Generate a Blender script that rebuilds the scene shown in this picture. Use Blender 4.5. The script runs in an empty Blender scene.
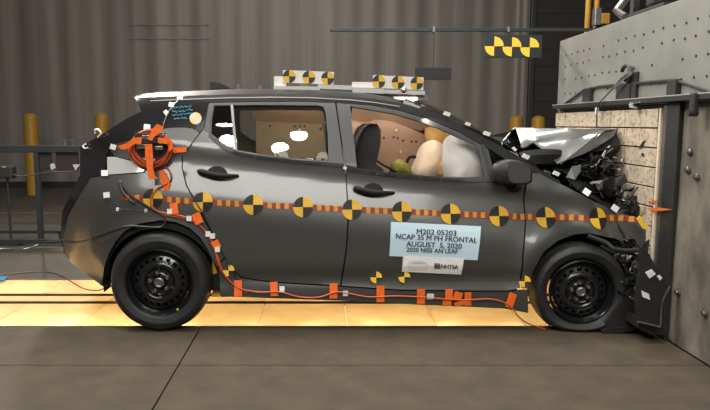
import bpy, bmesh, math, random
from mathutils import Vector, Matrix
from mathutils.geometry import delaunay_2d_cdt
PI = math.pi
SC = bpy.context.scene
COL = SC.collection
random.seed(7)

# ------------------------------------------------------------------ camera, world, light, exposure
CAM = Vector((0.0, -4.09, 1.335)); F = 650.0; PU, PV = 320.0, 205.0; TILT = math.atan(81/650)
ct, st = math.cos(TILT), math.sin(TILT)
cd = bpy.data.cameras.new('camera'); cam = bpy.data.objects.new('camera', cd); COL.objects.link(cam)
cd.sensor_fit = 'HORIZONTAL'; cd.sensor_width = 36; cd.lens = F/710*36; cd.shift_x = (355-PU)/710
cd.clip_start = 0.05; cd.clip_end = 100
cam.location = CAM; cam.rotation_euler = (PI/2-TILT, 0, 0); SC.camera = cam
vs = SC.view_settings
vs.view_transform = 'Standard'; vs.look = 'None'; vs.gamma = 1; vs.use_curve_mapping = False; vs.exposure = 0.0
w = bpy.data.worlds.new('hall_ambience'); SC.world = w; w.use_nodes = True
w.node_tree.nodes['Background'].inputs[0].default_value = (1.0, 0.93, 0.84, 1)
w.node_tree.nodes['Background'].inputs[1].default_value = 0.10

def area(name, loc, target, sx, sy, power, col):
    l = bpy.data.lights.new(name, 'AREA'); l.shape = 'RECTANGLE'; l.size = sx; l.size_y = sy; l.energy = power; l.color = col
    o = bpy.data.objects.new(name, l); COL.objects.link(o); o.location = loc
    o.rotation_euler = (Vector(target)-Vector(loc)).to_track_quat('-Z', 'Y').to_euler()
    return o
area('light_bank', (-0.8, -1.5, 6.2), (-0.5, 0.5, 0.7), 6.0, 0.6, 260, (1, .97, .92))
area('light_bank', (0.0, -8.2, 6.4), (0.0, 0.0, 0.9), 6.4, 2.4, 560, (1, .96, .90))  # fill added behind the camera for the airbag and body shoulder highlight
area('light_bank', (0.2, 1.4, 6.4), (0.3, 1.0, 0.0), 3.4, 0.7, 210, (1, .95, .88))
area('light_bank', (-2.45, 5.2, 4.0), (-0.2, -1.0, 0.2), .45, .25, 190, (1, .93, .82))
area('light_bank', (-3.0, 8.0, 6.6), (-2.0, 9.7, 2.6), 9.0, 0.5, 70, (1, .86, .79))
area('light_bank', (-3.2, 0.2, 5.6), (2.16, 0.5, 1.2), 1.6, 1.2, 310, (1, .95, .86))


# ------------------------------------------------------------------ pixel -> place helpers (real depth always given)
def ray(u, v):
    a = (u-PU)/F; b = (PV-v)/F
    return Vector((a, ct + b*st, b*ct - st))
def P(u, v, y):
    r = ray(u, v); t = (y-CAM.y)/r.y
    return CAM + r*t
def PX(u, v, x):
    r = ray(u, v); t = (x-CAM.x)/r.x
    return CAM + r*t
def PZ(u, v, z):
    r = ray(u, v); t = (z-CAM.z)/r.z
    return CAM + r*t

# ------------------------------------------------------------------ object helpers
ORG = {}
def link(o, parent=None, org=(0, 0, 0)):
    COL.objects.link(o)
    ORG[o.name] = Vector(org)
    if parent is not None:
        o.parent = parent
        o.matrix_parent_inverse = Matrix.Translation(-ORG[parent.name])
    return o
def tag(o, label=None, cat=None, group=None, kind=None):
    if label: o['label'] = label
    if cat: o['category'] = cat
    if group: o['group'] = group
    if kind: o['kind'] = kind
    return o
def thing(name, loc, label, cat, group=None):
    o = bpy.data.objects.new(name, None); o.empty_display_size = .1
    link(o, None, loc); o.location = loc
    return tag(o, label, cat, group)
def from_bm(name, bm, m, parent=None, smooth=False, label=None):
    me = bpy.data.meshes.new(name)
    bmesh.ops.recalc_face_normals(bm, faces=bm.faces[:])
    bm.to_mesh(me); bm.free()
    for x in (m if isinstance(m, (list, tuple)) else [m]): me.materials.append(x)
    o = bpy.data.objects.new(name, me)
    if smooth:
        for p in me.polygons: p.use_smooth = True
        try: me.set_sharp_from_angle(angle=math.radians(35 if smooth is True else smooth))
        except Exception: pass
    link(o, parent)
    if label: o['label'] = label
    return o
def grp_mirror(o, parent, yc=0.9):
    c = o.copy(); COL.objects.link(c); c.parent = parent
    c.matrix_parent_inverse = Matrix.Translation(-ORG[parent.name]) if parent else Matrix()
    c.scale = (1, -1, 1); c.location = (0, 2*yc, 0); ORG[c.name] = Vector((0, 0, 0))
    return c

def add_box(bm, c, s, rot=None, mi=0, bev=0):
    M = Matrix.Translation(Vector(c))
    if rot is not None: M = M @ rot.to_4x4()
    b2 = bmesh.new(); bmesh.ops.create_cube(b2, size=1)
    bmesh.ops.scale(b2, vec=Vector(s), verts=b2.verts)
    if bev: bmesh.ops.bevel(b2, geom=b2.edges[:], offset=bev, segments=2, profile=.6, affect='EDGES')
    merge(bm, b2, M, mi)
def merge(bm, b2, M=Matrix(), mi=0):
    vm = {}
    for v in b2.verts: vm[v] = bm.verts.new(M @ v.co)
    for f in b2.faces:
        try:
            nf = bm.faces.new([vm[v] for v in f.verts]); nf.material_index = mi if mi else f.material_index
        except ValueError: pass
    b2.free()
def add_tube(bm, pts, r, n=8, mi=0, cap=True):
    pts = [Vector(p) for p in pts]; rings = []
    up = None
    for i, p in enumerate(pts):
        a = pts[max(0, i-1)]; b = pts[min(len(pts)-1, i+1)]
        t = (b-a).normalized()
        if up is None:
            up = Vector((0, 0, 1)) if abs(t.z) < .9 else Vector((1, 0, 0))
        up = (up - t*up.dot(t)).normalized(); s = t.cross(up)
        rr = r[i] if isinstance(r, (list, tuple)) else r
        rings.append([bm.verts.new(p + (up*math.cos(2*PI*k/n) + s*math.sin(2*PI*k/n))*rr) for k in range(n)])
    for i in range(len(rings)-1):
        for k in range(n):
            f = bm.faces.new((rings[i][k], rings[i][(k+1) % n], rings[i+1][(k+1) % n], rings[i+1][k])); f.material_index = mi
    if cap:
        f = bm.faces.new(rings[0]); f.material_index = mi
        f = bm.faces.new(rings[-1][::-1]); f.material_index = mi
def add_lathe(bm, prof, n=48, M=Matrix(), mi=0):
    """profile (radius, y) turned around the y axis"""
    rings = []
    for r, y in prof:
        if r < 1e-5: rings.append([bm.verts.new(M @ Vector((0, y, 0)))])
        else: rings.append([bm.verts.new(M @ Vector((r*math.cos(2*PI*k/n), y, r*math.sin(2*PI*k/n)))) for k in range(n)])
    for a, b in zip(rings, rings[1:]):
        for k in range(n):
            vs_ = [a[k % len(a)], a[(k+1) % len(a)], b[(k+1) % len(b)], b[k % len(b)]]
            u = []
            for x in vs_:
                if x not in u: u.append(x)
            if len(u) > 2:
                f = bm.faces.new(u); f.material_index = mi
def add_prism(bm, poly, d, mi=0):
    """poly: list of Vector; extruded by vector d"""
    d = Vector(d); a = [bm.verts.new(Vector(p)) for p in poly]; b = [bm.verts.new(Vector(p)+d) for p in poly]
    n = len(a); fs = [bm.faces.new(a), bm.faces.new(b[::-1])]
    for i in range(n): fs.append(bm.faces.new((a[i], b[i], b[(i+1) % n], a[(i+1) % n])))
    for f in fs: f.material_index = mi
def spline(pts, sub=6):
    pts = [Vector(p) for p in pts]; out = []
    for i in range(len(pts)-1):
        p0 = pts[max(i-1, 0)]; p1 = pts[i]; p2 = pts[i+1]; p3 = pts[min(i+2, len(pts)-1)]
        for k in range(sub):
            t = k/sub
            out.append(.5*((2*p1)+(p2-p0)*t+(2*p0-5*p1+4*p2-p3)*t*t+(3*p1-p0-3*p2+p3)*t**3))
    out.append(pts[-1]); return out

# ------------------------------------------------------------------ materials
def mat(name, col, rough=.5, metal=0, noise=0, nscale=8, bump=0, bscale=60, coat=0, emit=None, trans=0, col2=None, stretch=(1, 1, 1), det=5):
    m = bpy.data.materials.new(name); m.use_nodes = True; nt = m.node_tree; b = nt.nodes['Principled BSDF']
    b.inputs['Base Color'].default_value = (*col, 1); b.inputs['Roughness'].default_value = rough; b.inputs['Metallic'].default_value = metal
    b.inputs['Coat Weight'].default_value = coat; b.inputs['Coat Roughness'].default_value = .12
    b.inputs['Transmission Weight'].default_value = trans
    if emit: b.inputs['Emission Color'].default_value = (*emit[0], 1); b.inputs['Emission Strength'].default_value = emit[1]
    if noise or bump:
        tc = nt.nodes.new('ShaderNodeTexCoord'); mp = nt.nodes.new('ShaderNodeMapping'); mp.inputs['Scale'].default_value = stretch
        nt.links.new(tc.outputs['Object'], mp.inputs[0])
    if noise:
        n = nt.nodes.new('ShaderNodeTexNoise'); n.inputs['Scale'].default_value = nscale; n.inputs['Detail'].default_value = det
        n.inputs['Roughness'].default_value = .6
        r = nt.nodes.new('ShaderNodeValToRGB'); c2 = col2 or tuple(c*(1-noise) for c in col)
        r.color_ramp.elements[0].position = .35; r.color_ramp.elements[0].color = (*c2, 1)
        r.color_ramp.elements[1].position = .65; r.color_ramp.elements[1].color = (*col, 1)
        nt.links.new(mp.outputs[0], n.inputs['Vector']); nt.links.new(n.outputs['Fac'], r.inputs[0]); nt.links.new(r.outputs[0], b.inputs['Base Color'])
    if bump:
        n2 = nt.nodes.new('ShaderNodeTexNoise'); n2.inputs['Scale'].default_value = bscale; n2.inputs['Detail'].default_value = 4
        bp = nt.nodes.new('ShaderNodeBump'); bp.inputs['Strength'].default_value = bump; bp.inputs['Distance'].default_value = .01
        nt.links.new(mp.outputs[0], n2.inputs['Vector']); nt.links.new(n2.outputs['Fac'], bp.inputs['Height']); nt.links.new(bp.outputs[0], b.inputs['Normal'])
    return m
M = {}
M['paint'] = mat('dark_grey_paint', (.072, .074, .070), .42, .45, coat=.75)
M['roofpaint'] = mat('dark_roof_paint', (.022, .022, .022), .5, 0)
M['mould'] = mat('roof_moulding_grey', (.16, .155, .15), .4, .3)
M['mould2'] = mat('divider_grey', (.26, .26, .25), .6)
M['bcable2'] = mat('brown_cable', (.14, .07, .045), .5)
M['frame'] = mat('satin_dark_frame', (.040, .040, .040), .45, .2, coat=.2)
M['gloss_black'] = mat('gloss_black', (.010, .010, .011), .12, 0, coat=.6)
M['trim'] = mat('black_trim', (.018, .018, .018), .5, 0, noise=.3, nscale=30)
M['rail'] = mat('roof_rail_black', (.016, .016, .016), .55, 0)
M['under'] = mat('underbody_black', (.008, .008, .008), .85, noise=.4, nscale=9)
M['rubber'] = mat('tyre_rubber', (.017, .017, .017), .55, noise=.25, nscale=14, bump=.15, bscale=90)
M['steel'] = mat('black_steel_wheel', (.012, .012, .013), .22, .35, coat=.5)
M['chrome'] = mat('bright_steel', (.75, .74, .72), .16, 1)
M['dull'] = mat('dull_metal', (.32, .31, .30), .35, .9, noise=.3, nscale=20)
M['white'] = mat('white_tape', (.74, .75, .74), .6, noise=.12, nscale=60)
M['card'] = mat('pale_blue_card', (.50, .66, .75), .75)
M['wcard'] = mat('white_card', (.78, .76, .74), .75)
M['ink'] = mat('black_ink', (.02, .02, .03), .7)
M['gink'] = mat('grey_ink', (.35, .35, .36), .7)
M['yellow'] = mat('target_yellow', (.92, .60, .05), .5)
M['amber'] = mat('target_amber', (.60, .36, .03), .5)
M['tblack'] = mat('target_black', (.02, .02, .02), .5)
M['tred'] = mat('tape_red', (.42, .055, .018), .5)
M['tgold'] = mat('tape_gold', (.78, .42, .06), .5)
M['orange'] = mat('orange_tape', (.95, .16, .012), .55, noise=.18, nscale=40, bump=.3, bscale=40)
M['ocable'] = mat('orange_cable', (.50, .085, .025), .4)
M['bcable'] = mat('black_cable', (.02, .02, .02), .5)
M['plate'] = mat('pale_target_plate', (.62, .60, .55), .5, .1)
M['alu'] = mat('aluminium_bar', (.62, .62, .60), .35, .6)
M['bollard'] = mat('bollard_yellow', (.36, .185, .010), .5, noise=.2, nscale=6)
M['hallwall'] = mat('ribbed_wall_grey', (.205, .185, .160), .5, 0, noise=.4, nscale=2.2, stretch=(1, .05, .04), det=3)  # stretched noise paints soft vertical bands of reflected light into the wall colour
M['door'] = mat('dark_door_brown', (.022, .017, .015), .6, noise=.3, nscale=3)
M['floor'] = mat('concrete_floor', (.062, .046, .025), .75, noise=.5, nscale=5, bump=.3, bscale=30, col2=(.040, .030, .019), det=9)
M['floor2'] = mat('far_concrete_floor', (.050, .043, .030), .7, noise=.4, nscale=1.5, bump=.2, bscale=20, det=8)
M['barrier'] = mat('barrier_grey', (.21, .212, .195), .6, noise=.28, nscale=2.6, det=8, bump=.1)
M['barlow'] = mat('barrier_concrete', (.215, .192, .155), .75, noise=.6, nscale=5, det=9, bump=.35, bscale=35, stretch=(1, 1, .5))
M['bsteel'] = mat('black_steel_beam', (.03, .03, .03), .5, .2, noise=.3, nscale=20)
M['hole'] = mat('bolt_hole_black', (.03, .03, .03), .8)
M['grail'] = mat('guard_rail_dark', (.030, .036, .038), .4, .2)
M['seat'] = mat('seat_fabric_black', (.022, .022, .024), .8, noise=.2, nscale=25)
M['tan'] = mat('tan_lining', (.50, .33, .24), .7, noise=.08, nscale=3)
M['brownlin'] = mat('brown_headliner', (.22, .15, .10), .8)
M['bag'] = mat('white_airbag', (.86, .83, .80), .8, noise=.08, nscale=5, bump=.2, bscale=12)
M['bag2'] = mat('cream_airbag', (.80, .66, .52), .8, noise=.1, nscale=4, bump=.2, bscale=12)
M['olive'] = mat('olive_fabric', (.22, .20, .03), .7, noise=.35, nscale=30)
M['tanfoam'] = mat('tan_foam', (.50, .30, .10), .7)
M['blue'] = mat('blue_marker', (.03, .25, .36), .5)
M['disc'] = mat('disc_grey', (.42, .40, .36), .5)
M['disc2'] = mat('disc_amber', (.62, .38, .12), .5)
M['lens'] = mat('tail_lamp_lens', (.50, .51, .50), .15, .3, coat=.8)
M['pit'] = mat('pit_white', (.75, .70, .6), .8)
M['mirrorface'] = mat('mirror_grey', (.085, .085, .08), .3, .3)
M['tarp'] = mat('blue_plastic', (.03, .16, .30), .5)
M['dryshard'] = mat('torn_plastic', (.006, .006, .006), .6, 0, noise=.5, nscale=20, coat=.4)
M['orangepaint'] = mat('orange_paint_mark', (.62, .15, .02), .6)

def glass_mat(name, tint, refl=1.0):
    m = bpy.data.materials.new(name); m.use_nodes = True; nt = m.node_tree; nt.nodes.clear()
    o = nt.nodes.new('ShaderNodeOutputMaterial'); mx = nt.nodes.new('ShaderNodeMixShader'); fr = nt.nodes.new('ShaderNodeFresnel'); fr.inputs[0].default_value = 1.52
    t = nt.nodes.new('ShaderNodeBsdfTransparent'); t.inputs[0].default_value = (*tint, 1)
    g = nt.nodes.new('ShaderNodeBsdfGlossy'); g.inputs['Roughness'].default_value = .015; g.inputs[0].default_value = (refl, refl, refl, 1)
    nt.links.new(fr.outputs[0], mx.inputs[0]); nt.links.new(t.outputs[0], mx.inputs[1]); nt.links.new(g.outputs[0], mx.inputs[2]); nt.links.new(mx.outputs[0], o.inputs[0])
    return m
for k_ in ('rail', 'roofpaint'): M[k_].node_tree.nodes['Principled BSDF'].inputs['Specular IOR Level'].default_value = .12
M['glass'] = glass_mat('tinted_window_glass', (.72, .72, .68))
M['glassd'] = glass_mat('dark_window_glass', (.20, .22, .22))
def panel_lit_mat():
    m = bpy.data.materials.new('frosted_amber_panel'); m.use_nodes = True; nt = m.node_tree; nt.nodes.clear()
    o = nt.nodes.new('ShaderNodeOutputMaterial')
    a = nt.nodes.new('ShaderNodeBsdfTranslucent'); a.inputs[0].default_value = (.95, .85, .62, 1)
    d = nt.nodes.new('ShaderNodeBsdfPrincipled'); d.inputs['Base Color'].default_value = (.60, .50, .36, 1); d.inputs['Roughness'].default_value = .35
    n = nt.nodes.new('ShaderNodeTexNoise'); n.inputs['Scale'].default_value = 6; n.inputs['Detail'].default_value = 6
    tc = nt.nodes.new('ShaderNodeTexCoord'); r = nt.nodes.new('ShaderNodeValToRGB')
    r.color_ramp.elements[0].position = .3; r.color_ramp.elements[0].color = (.86, .72, .50, 1); r.color_ramp.elements[1].position = .6; r.color_ramp.elements[1].color = (.97, .86, .64, 1)
    nt.links.new(tc.outputs['Object'], n.inputs['Vector']); nt.links.new(n.outputs[0], r.inputs[0]); nt.links.new(r.outputs[0], a.inputs[0])
    mx = nt.nodes.new('ShaderNodeMixShader'); mx.inputs[0].default_value = .35
    nt.links.new(a.outputs[0], mx.inputs[1]); nt.links.new(d.outputs[0], mx.inputs[2]); nt.links.new(mx.outputs[0], o.inputs[0])
    return m
M['litpanel'] = panel_lit_mat()
def wood_mat():
    m = mat('honeycomb_wood', (.56, .46, .345), .75, noise=.25, nscale=9, bump=.3, bscale=50, det=8)
    nt = m.node_tree; b = nt.nodes['Principled BSDF']; src = b.inputs['Base Color'].links[0].from_socket
    tc = nt.nodes.new('ShaderNodeTexCoord'); mp = nt.nodes.new('ShaderNodeMapping'); mp.inputs['Scale'].default_value = (1, 1, 1.6)
    n = nt.nodes.new('ShaderNodeTexNoise'); n.inputs['Scale'].default_value = 26; n.inputs['Detail'].default_value = 3
    r = nt.nodes.new('ShaderNodeValToRGB'); r.color_ramp.elements[0].position = .54; r.color_ramp.elements[0].color = (0, 0, 0, 1)
    r.color_ramp.elements[1].position = .62; r.color_ramp.elements[1].color = (.55, .55, .55, 1)
    mx = nt.nodes.new('ShaderNodeMix'); mx.data_type = 'RGBA'; mx.inputs[7].default_value = (.17, .12, .08, 1)
    nt.links.new(tc.outputs['Object'], mp.inputs[0]); nt.links.new(mp.outputs[0], n.inputs['Vector']); nt.links.new(n.outputs[0], r.inputs[0])
    nt.links.new(r.outputs[0], mx.inputs[0]); nt.links.new(src, mx.inputs[6]); nt.links.new(mx.outputs[2], b.inputs['Base Color'])
    return m
M['wood'] = wood_mat()
M['woodedge'] = mat('pale_wood_edge', (.66, .56, .44), .7, noise=.15, nscale=20)

# ================================================================== THE SETTING
WX = 2.16           # barrier face
PY0, PY1 = .10, 1.41    # lit pit under the car
# floor: near plates with recessed joints, far slab
fl = bpy.data.objects.new('floor', None); link(fl); tag(fl, kind='structure')
def slab(name, x0, x1, y0, y1, m, parent, z1=0, th=.06, gap=.004):
    bm = bmesh.new(); add_box(bm, ((x0+x1)/2, (y0+y1)/2, z1-th/2), (x1-x0-2*gap, y1-y0-2*gap, th), bev=.004)
    return from_bm(name, bm, m, parent)
ys = [-3.6, -2.1, -.6, PY0]
for a, b in zip(ys, ys[1:]):
    slab('floor_plate', -5.2, -.79, a, b, M['floor'], fl)
    slab('floor_plate', -.79, WX, a, b, M['floor'], fl)
slab('floor_slab', -9.5, 8, PY1+.02, 4.2, M['floor2'], fl, gap=.003)
slab('floor_slab', -9.5, 8, 4.2, 14.2, M['floor2'], fl, gap=.003)
slab('floor_slab', -9.5, -5.2, -3.6, PY1+.02, M['floor2'], fl)
bm = bmesh.new(); add_box(bm, (0, 5, -.45), (19, 19, .06)); from_bm('floor_base', bm, M['under'], fl)
# the lit pit
pit = thing('light_pit', (0, (PY0+PY1)/2, 0), 'glowing amber floor light pit running under the car', 'floor light')
bm = bmesh.new()
add_box(bm, (-1.6, (PY0+PY1)/2, -.36), (8.2, PY1-PY0, .02))
for y in (PY0+.01, PY1-.01): add_box(bm, (-1.6, y, -.2), (8.2, .012, .32))
from_bm('pit_box', bm, M['pit'], pit)
xs = [-1.61+.598*k for k in range(-6, 7)]
rows = [(PY0, .665, 0), (.69, .885, 0), (.91, PY1, 0)]
for (y0, y1, _) in rows:
    for a in xs:
        if a > WX-.6: continue
        bm = bmesh.new(); add_box(bm, (a+.299, (y0+y1)/2, -.012), (.598-.006, y1-y0-.006, .016))
        from_bm('light_panel', bm, M['litpanel'], pit)
for y in (.6775, .8975):
    bm = bmesh.new(); add_box(bm, (-1.5, y, -.006), (7.3, .022, .03)); from_bm('tow_rail', bm, M['bsteel'], pit)
bm = bmesh.new(); add_box(bm, (-1.5, PY0+.002, -.01), (7.3, .010, .022)); add_box(bm, (-1.5, PY1+.01, -.01), (7.3, .016, .03)); from_bm('pit_edge', bm, M['dull'], pit)
for i in range(15):
    x = -4.2 + i*.42 + random.uniform(-.05, .05)
    l = bpy.data.lights.new('pit_lamp', 'POINT'); l.energy = 9.0*(.3 if x < -2 else 1); l.color = (1, .86, .62); l.shadow_soft_size = .02
    o = bpy.data.objects.new('pit_lamp', l); COL.objects.link(o); o.location = (x, PY0+.06, -.065)
    if i % 2 == 0:
        l = bpy.data.lights.new('pit_lamp', 'POINT'); l.energy = 5.5*(.6 if x < -2 else 1); l.color = (1, .76, .50); l.shadow_soft_size = .05
        o = bpy.data.objects.new('pit_lamp', l); COL.objects.link(o); o.location = (x+.1, 1.1, -.28)

# back wall of ribbed panels
wb = bpy.data.objects.new('wall_back', None); link(wb); tag(wb, kind='structure')
YB = 9.75
rib = [(.43*k/14, .016*(.5-.5*math.cos(2*PI*k/14))) for k in range(15)]
pw = .9
x = -9.45
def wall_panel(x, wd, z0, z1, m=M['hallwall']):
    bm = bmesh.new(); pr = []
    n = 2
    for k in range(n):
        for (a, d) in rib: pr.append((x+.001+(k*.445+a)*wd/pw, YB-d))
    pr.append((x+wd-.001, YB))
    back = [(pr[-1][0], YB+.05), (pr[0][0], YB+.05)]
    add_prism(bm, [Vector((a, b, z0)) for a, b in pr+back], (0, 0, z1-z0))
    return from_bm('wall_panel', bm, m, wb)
XD = P(529, 60, YB).x
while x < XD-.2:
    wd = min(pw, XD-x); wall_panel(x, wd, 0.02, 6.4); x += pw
bm = bmesh.new(); add_box(bm, (0, YB+.12, 3.2), (19, .1, 6.6)); from_bm('wall_core', bm, M['door'], wb)
bm = bmesh.new(); add_box(bm, ((XD-9.5)/2, YB-.06, .06), (XD+9.5, .05, .12), bev=.01); o = from_bm('baseboard_back', bm, M['bsteel']); tag(o, kind='structure')
dr = bpy.data.objects.new('door_1', None); link(dr); tag(dr, kind='structure')
for k in range(18):
    bm = bmesh.new(); add_box(bm, (XD+2.3, YB-.02, .18+k*.36), (4.5, .05, .356), bev=.004); from_bm('door_slat', bm, M['door'], dr)
bm = bmesh.new(); add_box(bm, (XD+.03, YB-.06, 3.2), (.10, .12, 6.4), bev=.01); from_bm('door_frame', bm, M['grail'], dr)
# faint wall brackets high on the wall
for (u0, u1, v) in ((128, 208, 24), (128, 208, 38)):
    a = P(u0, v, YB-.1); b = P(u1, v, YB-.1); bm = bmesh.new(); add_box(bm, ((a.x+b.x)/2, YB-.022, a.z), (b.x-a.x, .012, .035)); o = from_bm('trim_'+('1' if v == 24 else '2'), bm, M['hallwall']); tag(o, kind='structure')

# bollards
for (u, vt, lab) in ((30, 113, 'tall yellow bollard far behind the car, leftmost by the guard rail'), (101.5, 113, 'yellow bollard top showing just above the tailgate glass'),
                     (516.5, 115, 'yellow bollard against the pale ribbed wall above the folded bonnet'), (538.5, 115.5, 'yellow bollard in front of the dark door above the bonnet')):
    y = 8.2; t = P(u, vt, y); bm = bmesh.new(); r = .125; h = t.z
    prof = [(0, 0), (r, 0), (r, h-r*.8)] + [(r*math.cos(a*PI/12), h-r*.8+r*.8*math.sin(a*PI/12)) for a in range(1, 6)] + [(0, h)]
    add_lathe(bm, prof, 24, Matrix.Translation((t.x, y, 0)) @ Matrix.Rotation(PI/2, 4, 'X'))
    o = from_bm('bollard', bm, M['bollard'], None, smooth=True); tag(o, lab, 'bollard', 'yellow bollards along the back wall')

# ------------------------------------------------------------------ barrier on the right
wr = bpy.data.objects.new('wall_right', None); link(wr); tag(wr, kind='structure')
BT = 2.075; BF = 1.90
bm = bmesh.new(); add_box(bm, (WX+.75, (BF-3.4)/2, (BT+1.46)/2), (1.5, BF+3.4, BT-1.46), bev=.006); from_bm('upper_block', bm, M['barrier'], wr)
bm = bmesh.new(); add_box(bm, (WX+.755, (BF-3.4)/2, .728), (1.5, BF+3.4, 1.456), bev=.006); from_bm('lower_block', bm, M['barlow'], wr)
bm = bmesh.new()
for j, z in enumerate((1.60, 1.72, 1.84, 1.93)):
    for i in range(26):
        y = -1.4 + i*.125 + random.uniform(-.01, .01)
        if random.random() < .15: continue
        add_lathe(bm, [(0, .002), (.007, .002), (.008, -.004), (.006, -.005), (0, -.005)][::1], 8,
                  Matrix.Translation((WX-.001, y, z+random.uniform(-.006, .006))) @ Matrix.Rotation(-PI/2, 4, 'Z'))
o = from_bm('bolt_holes', bm, M['hole'], wr); o['kind'] = 'stuff'
for (u, v) in ((697, 177), (688, 170), (705, 313), (678, 292), (690, 152)):
    c = PX(u, v, WX); bm = bmesh.new(); add_lathe(bm, [(0, -.02), (.012, -.02), (.014, -.008), (.022, -.006), (.022, .002)], 8, Matrix.Translation(c) @ Matrix.Rotation(-PI/2, 4, 'Z'))
    from_bm('wall_bolt', bm, M['dull'], wr)

# load wall of stamped wooden blocks
XP = 2.125
lw = thing('wooden_load_wall', (XP, .8, 0), 'wall of pale stamped wooden blocks on the grey crash barrier face', 'crash barrier')
y0 = PX(656, 150, XP).y; y1 = PX(555.5, 130, XP).y
nb = 8; bw = (y1-y0)/nb; rp = .1255; ztop = 1.435
k = 0
while ztop-(k+1)*rp > -.02:
    z1 = ztop-k*rp; z0 = max(0.01, z1-rp)
    for i in range(nb):
        bm = bmesh.new(); jx = random.uniform(-.004, .004)
        add_box(bm, (XP+.014+jx, y0+(i+.5)*bw, (z0+z1)/2), (.028, bw-.004, z1-z0-.009), bev=.003)
        o = from_bm('wood_block', bm, M['wood'], lw)
    k += 1
bm = bmesh.new(); add_box(bm, (XP+.030, (y0+y1)/2, ztop/2), (.008, y1-y0, ztop)); from_bm('backing_board', bm, M['under'], lw)
ye = y0-.004
bm = bmesh.new(); add_box(bm, (XP+.018, ye-.012, ztop/2), (.032, .022, ztop), bev=.002); from_bm('edge_board', bm, M['woodedge'], lw)
bm = bmesh.new(); add_box(bm, (WX-.012, ye-.05, ztop/2+.01), (.02, .045, ztop+.02), bev=.003); from_bm('steel_strip', bm, M['dull'], lw)
bm = bmesh.new(); add_box(bm, (WX-.014, ye-.150, ztop/2+.015), (.024, .14, ztop+.03), bev=.005); from_bm('black_column', bm, M['bsteel'], lw)
# orange marks and scars on the blocks
for (pts, m, nm) in (([(648, 208.5), (658, 207.5), (672, 209.5), (661, 211), (652, 211)], M['orangepaint'], 'orange_mark'), ([(648, 201), (657, 200), (656, 202.5), (649, 203)], M['orangepaint'], 'orange_mark'),
                     ([(638, 149), (642, 142), (645, 140), (642, 147)], M['bsteel'], 'gouge_mark'), ([(641, 153), (643, 153), (643.5, 156), (641.5, 156)], M['bsteel'], 'gouge_mark')):
    bm = bmesh.new(); add_prism(bm, [PX(u, v, XP-.006 if u < 664 else XP-.006) for u, v in pts], (.003, 0, 0)); from_bm(nm, bm, m, lw)

# steel beam with the bracket above it
XB = XP-.02
bb = thing('barrier_beam', (XB, .8, 1.46), 'black steel beam with raised bracket posts above the wooden blocks', 'steel beam')
yA = PX(554, 105, XB).y; yB = -1.2
bm = bmesh.new(); add_box(bm, (XB+.03, (yA+yB)/2, 1.484), (.09, yA-yB, .030), bev=.003); from_bm('beam', bm, M['bsteel'], bb)
bm = bmesh.new(); add_box(bm, (XB+.0, (yA+yB)/2, 1.503), (.035, yA-yB, .006)); from_bm('beam_edge', bm, M['alu'], bb)
strap = [PX(u, v, XB+.04) for u, v in ((564.5, 104), (584, 90), (600, 86.5), (674, 80), (712, 92.5))]
bm = bmesh.new(); add_tube(bm, strap, .010, 6); from_bm('strap', bm, M['bsteel'], bb)
for (u0, u1, v0, v1) in ((585, 591.5, 89, 102), (619, 631.5, 86, 101), (670, 678, 80, 98)):
    a = PX(u0, v0, XB+.04); b = PX(u1, v1, XB+.04); zb = 1.5
    bm = bmesh.new(); add_box(bm, (XB+.045, (a.y+b.y)/2, (a.z+zb)/2), (.05, abs(a.y-b.y), a.z-zb), bev=.003); from_bm('bracket_post', bm, M['bsteel'], bb)
c = PX(626, 73, XB+.02); sh = thing('shackle', c, 'dark lifting shackle with a shiny rod on the grey barrier', 'shackle')
bm = bmesh.new(); pts = [c+Vector((0, .065*math.cos(a*PI/12+.3), .05*math.sin(a*PI/12+.3))) for a in range(0, 18)]; add_tube(bm, pts, .014, 8); from_bm('shackle_ring', bm, M['bsteel'], sh, smooth=True)
bm = bmesh.new(); add_tube(bm, [PX(630, 73, XB), PX(622, 79, XB-.01), PX(613.5, 88, XB-.02)], [.018, .014, .009], 8); from_bm('rod', bm, M['dull'], sh, smooth=True)
bm = bmesh.new(); add_box(bm, (XB+.05, PX(626, 85, XB).y, (c.z+1.5)/2), (.04, .14, c.z-1.5), bev=.004); from_bm('mount_plate', bm, M['bsteel'], sh)
bm = bmesh.new(); add_tube(bm, spline([PX(613.5, 88, XB-.02), PX(604, 98, XB-.03), PX(597.5, 107, XB-.035), PX(596.5, 127, XB-.03)]), .0045, 6); o = from_bm('sensor_cable', bm, M['bcable'], None, smooth=True); tag(o, 'thin dark cable hanging from the shackle rod over the wooden blocks', 'cable')
bm = bmesh.new(); a = PX(596.7, 111, XB-.03); add_box(bm, a, (.015, .03, .05), bev=.003); from_bm('cable_clip', bm, M['white'], o)
cl = thing('beam_clamp', PX(694, 107, XB-.02), 'dark clamp hanging off the right end of the black beam', 'clamp')
a = PX(694, 100, XB-.02)
bm = bmesh.new(); add_box(bm, (a.x, a.y, a.z-.02), (.03, .05, .12), bev=.008); from_bm('clamp_body', bm, M['bsteel'], cl)
bm = bmesh.new(); add_lathe(bm, [(0, -.03), (.02, -.03), (.022, .02), (0, .02)], 12, Matrix.Translation(a+Vector((0, 0, -.07))) @ Matrix.Rotation(-PI/2, 4, 'Z')); from_bm('clamp_screw', bm, M['bsteel'], cl)
a = PX(633, 105, XB-.03); bm = bmesh.new(); add_lathe(bm, [(0, -.02), (.02, -.02), (.024, .03), (0, .03)], 12, Matrix.Translation(a) @ Matrix.Rotation(-PI/3, 4, 'Z')); from_bm('beam_cap', bm, M['chrome'], bb, smooth=True)

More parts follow.
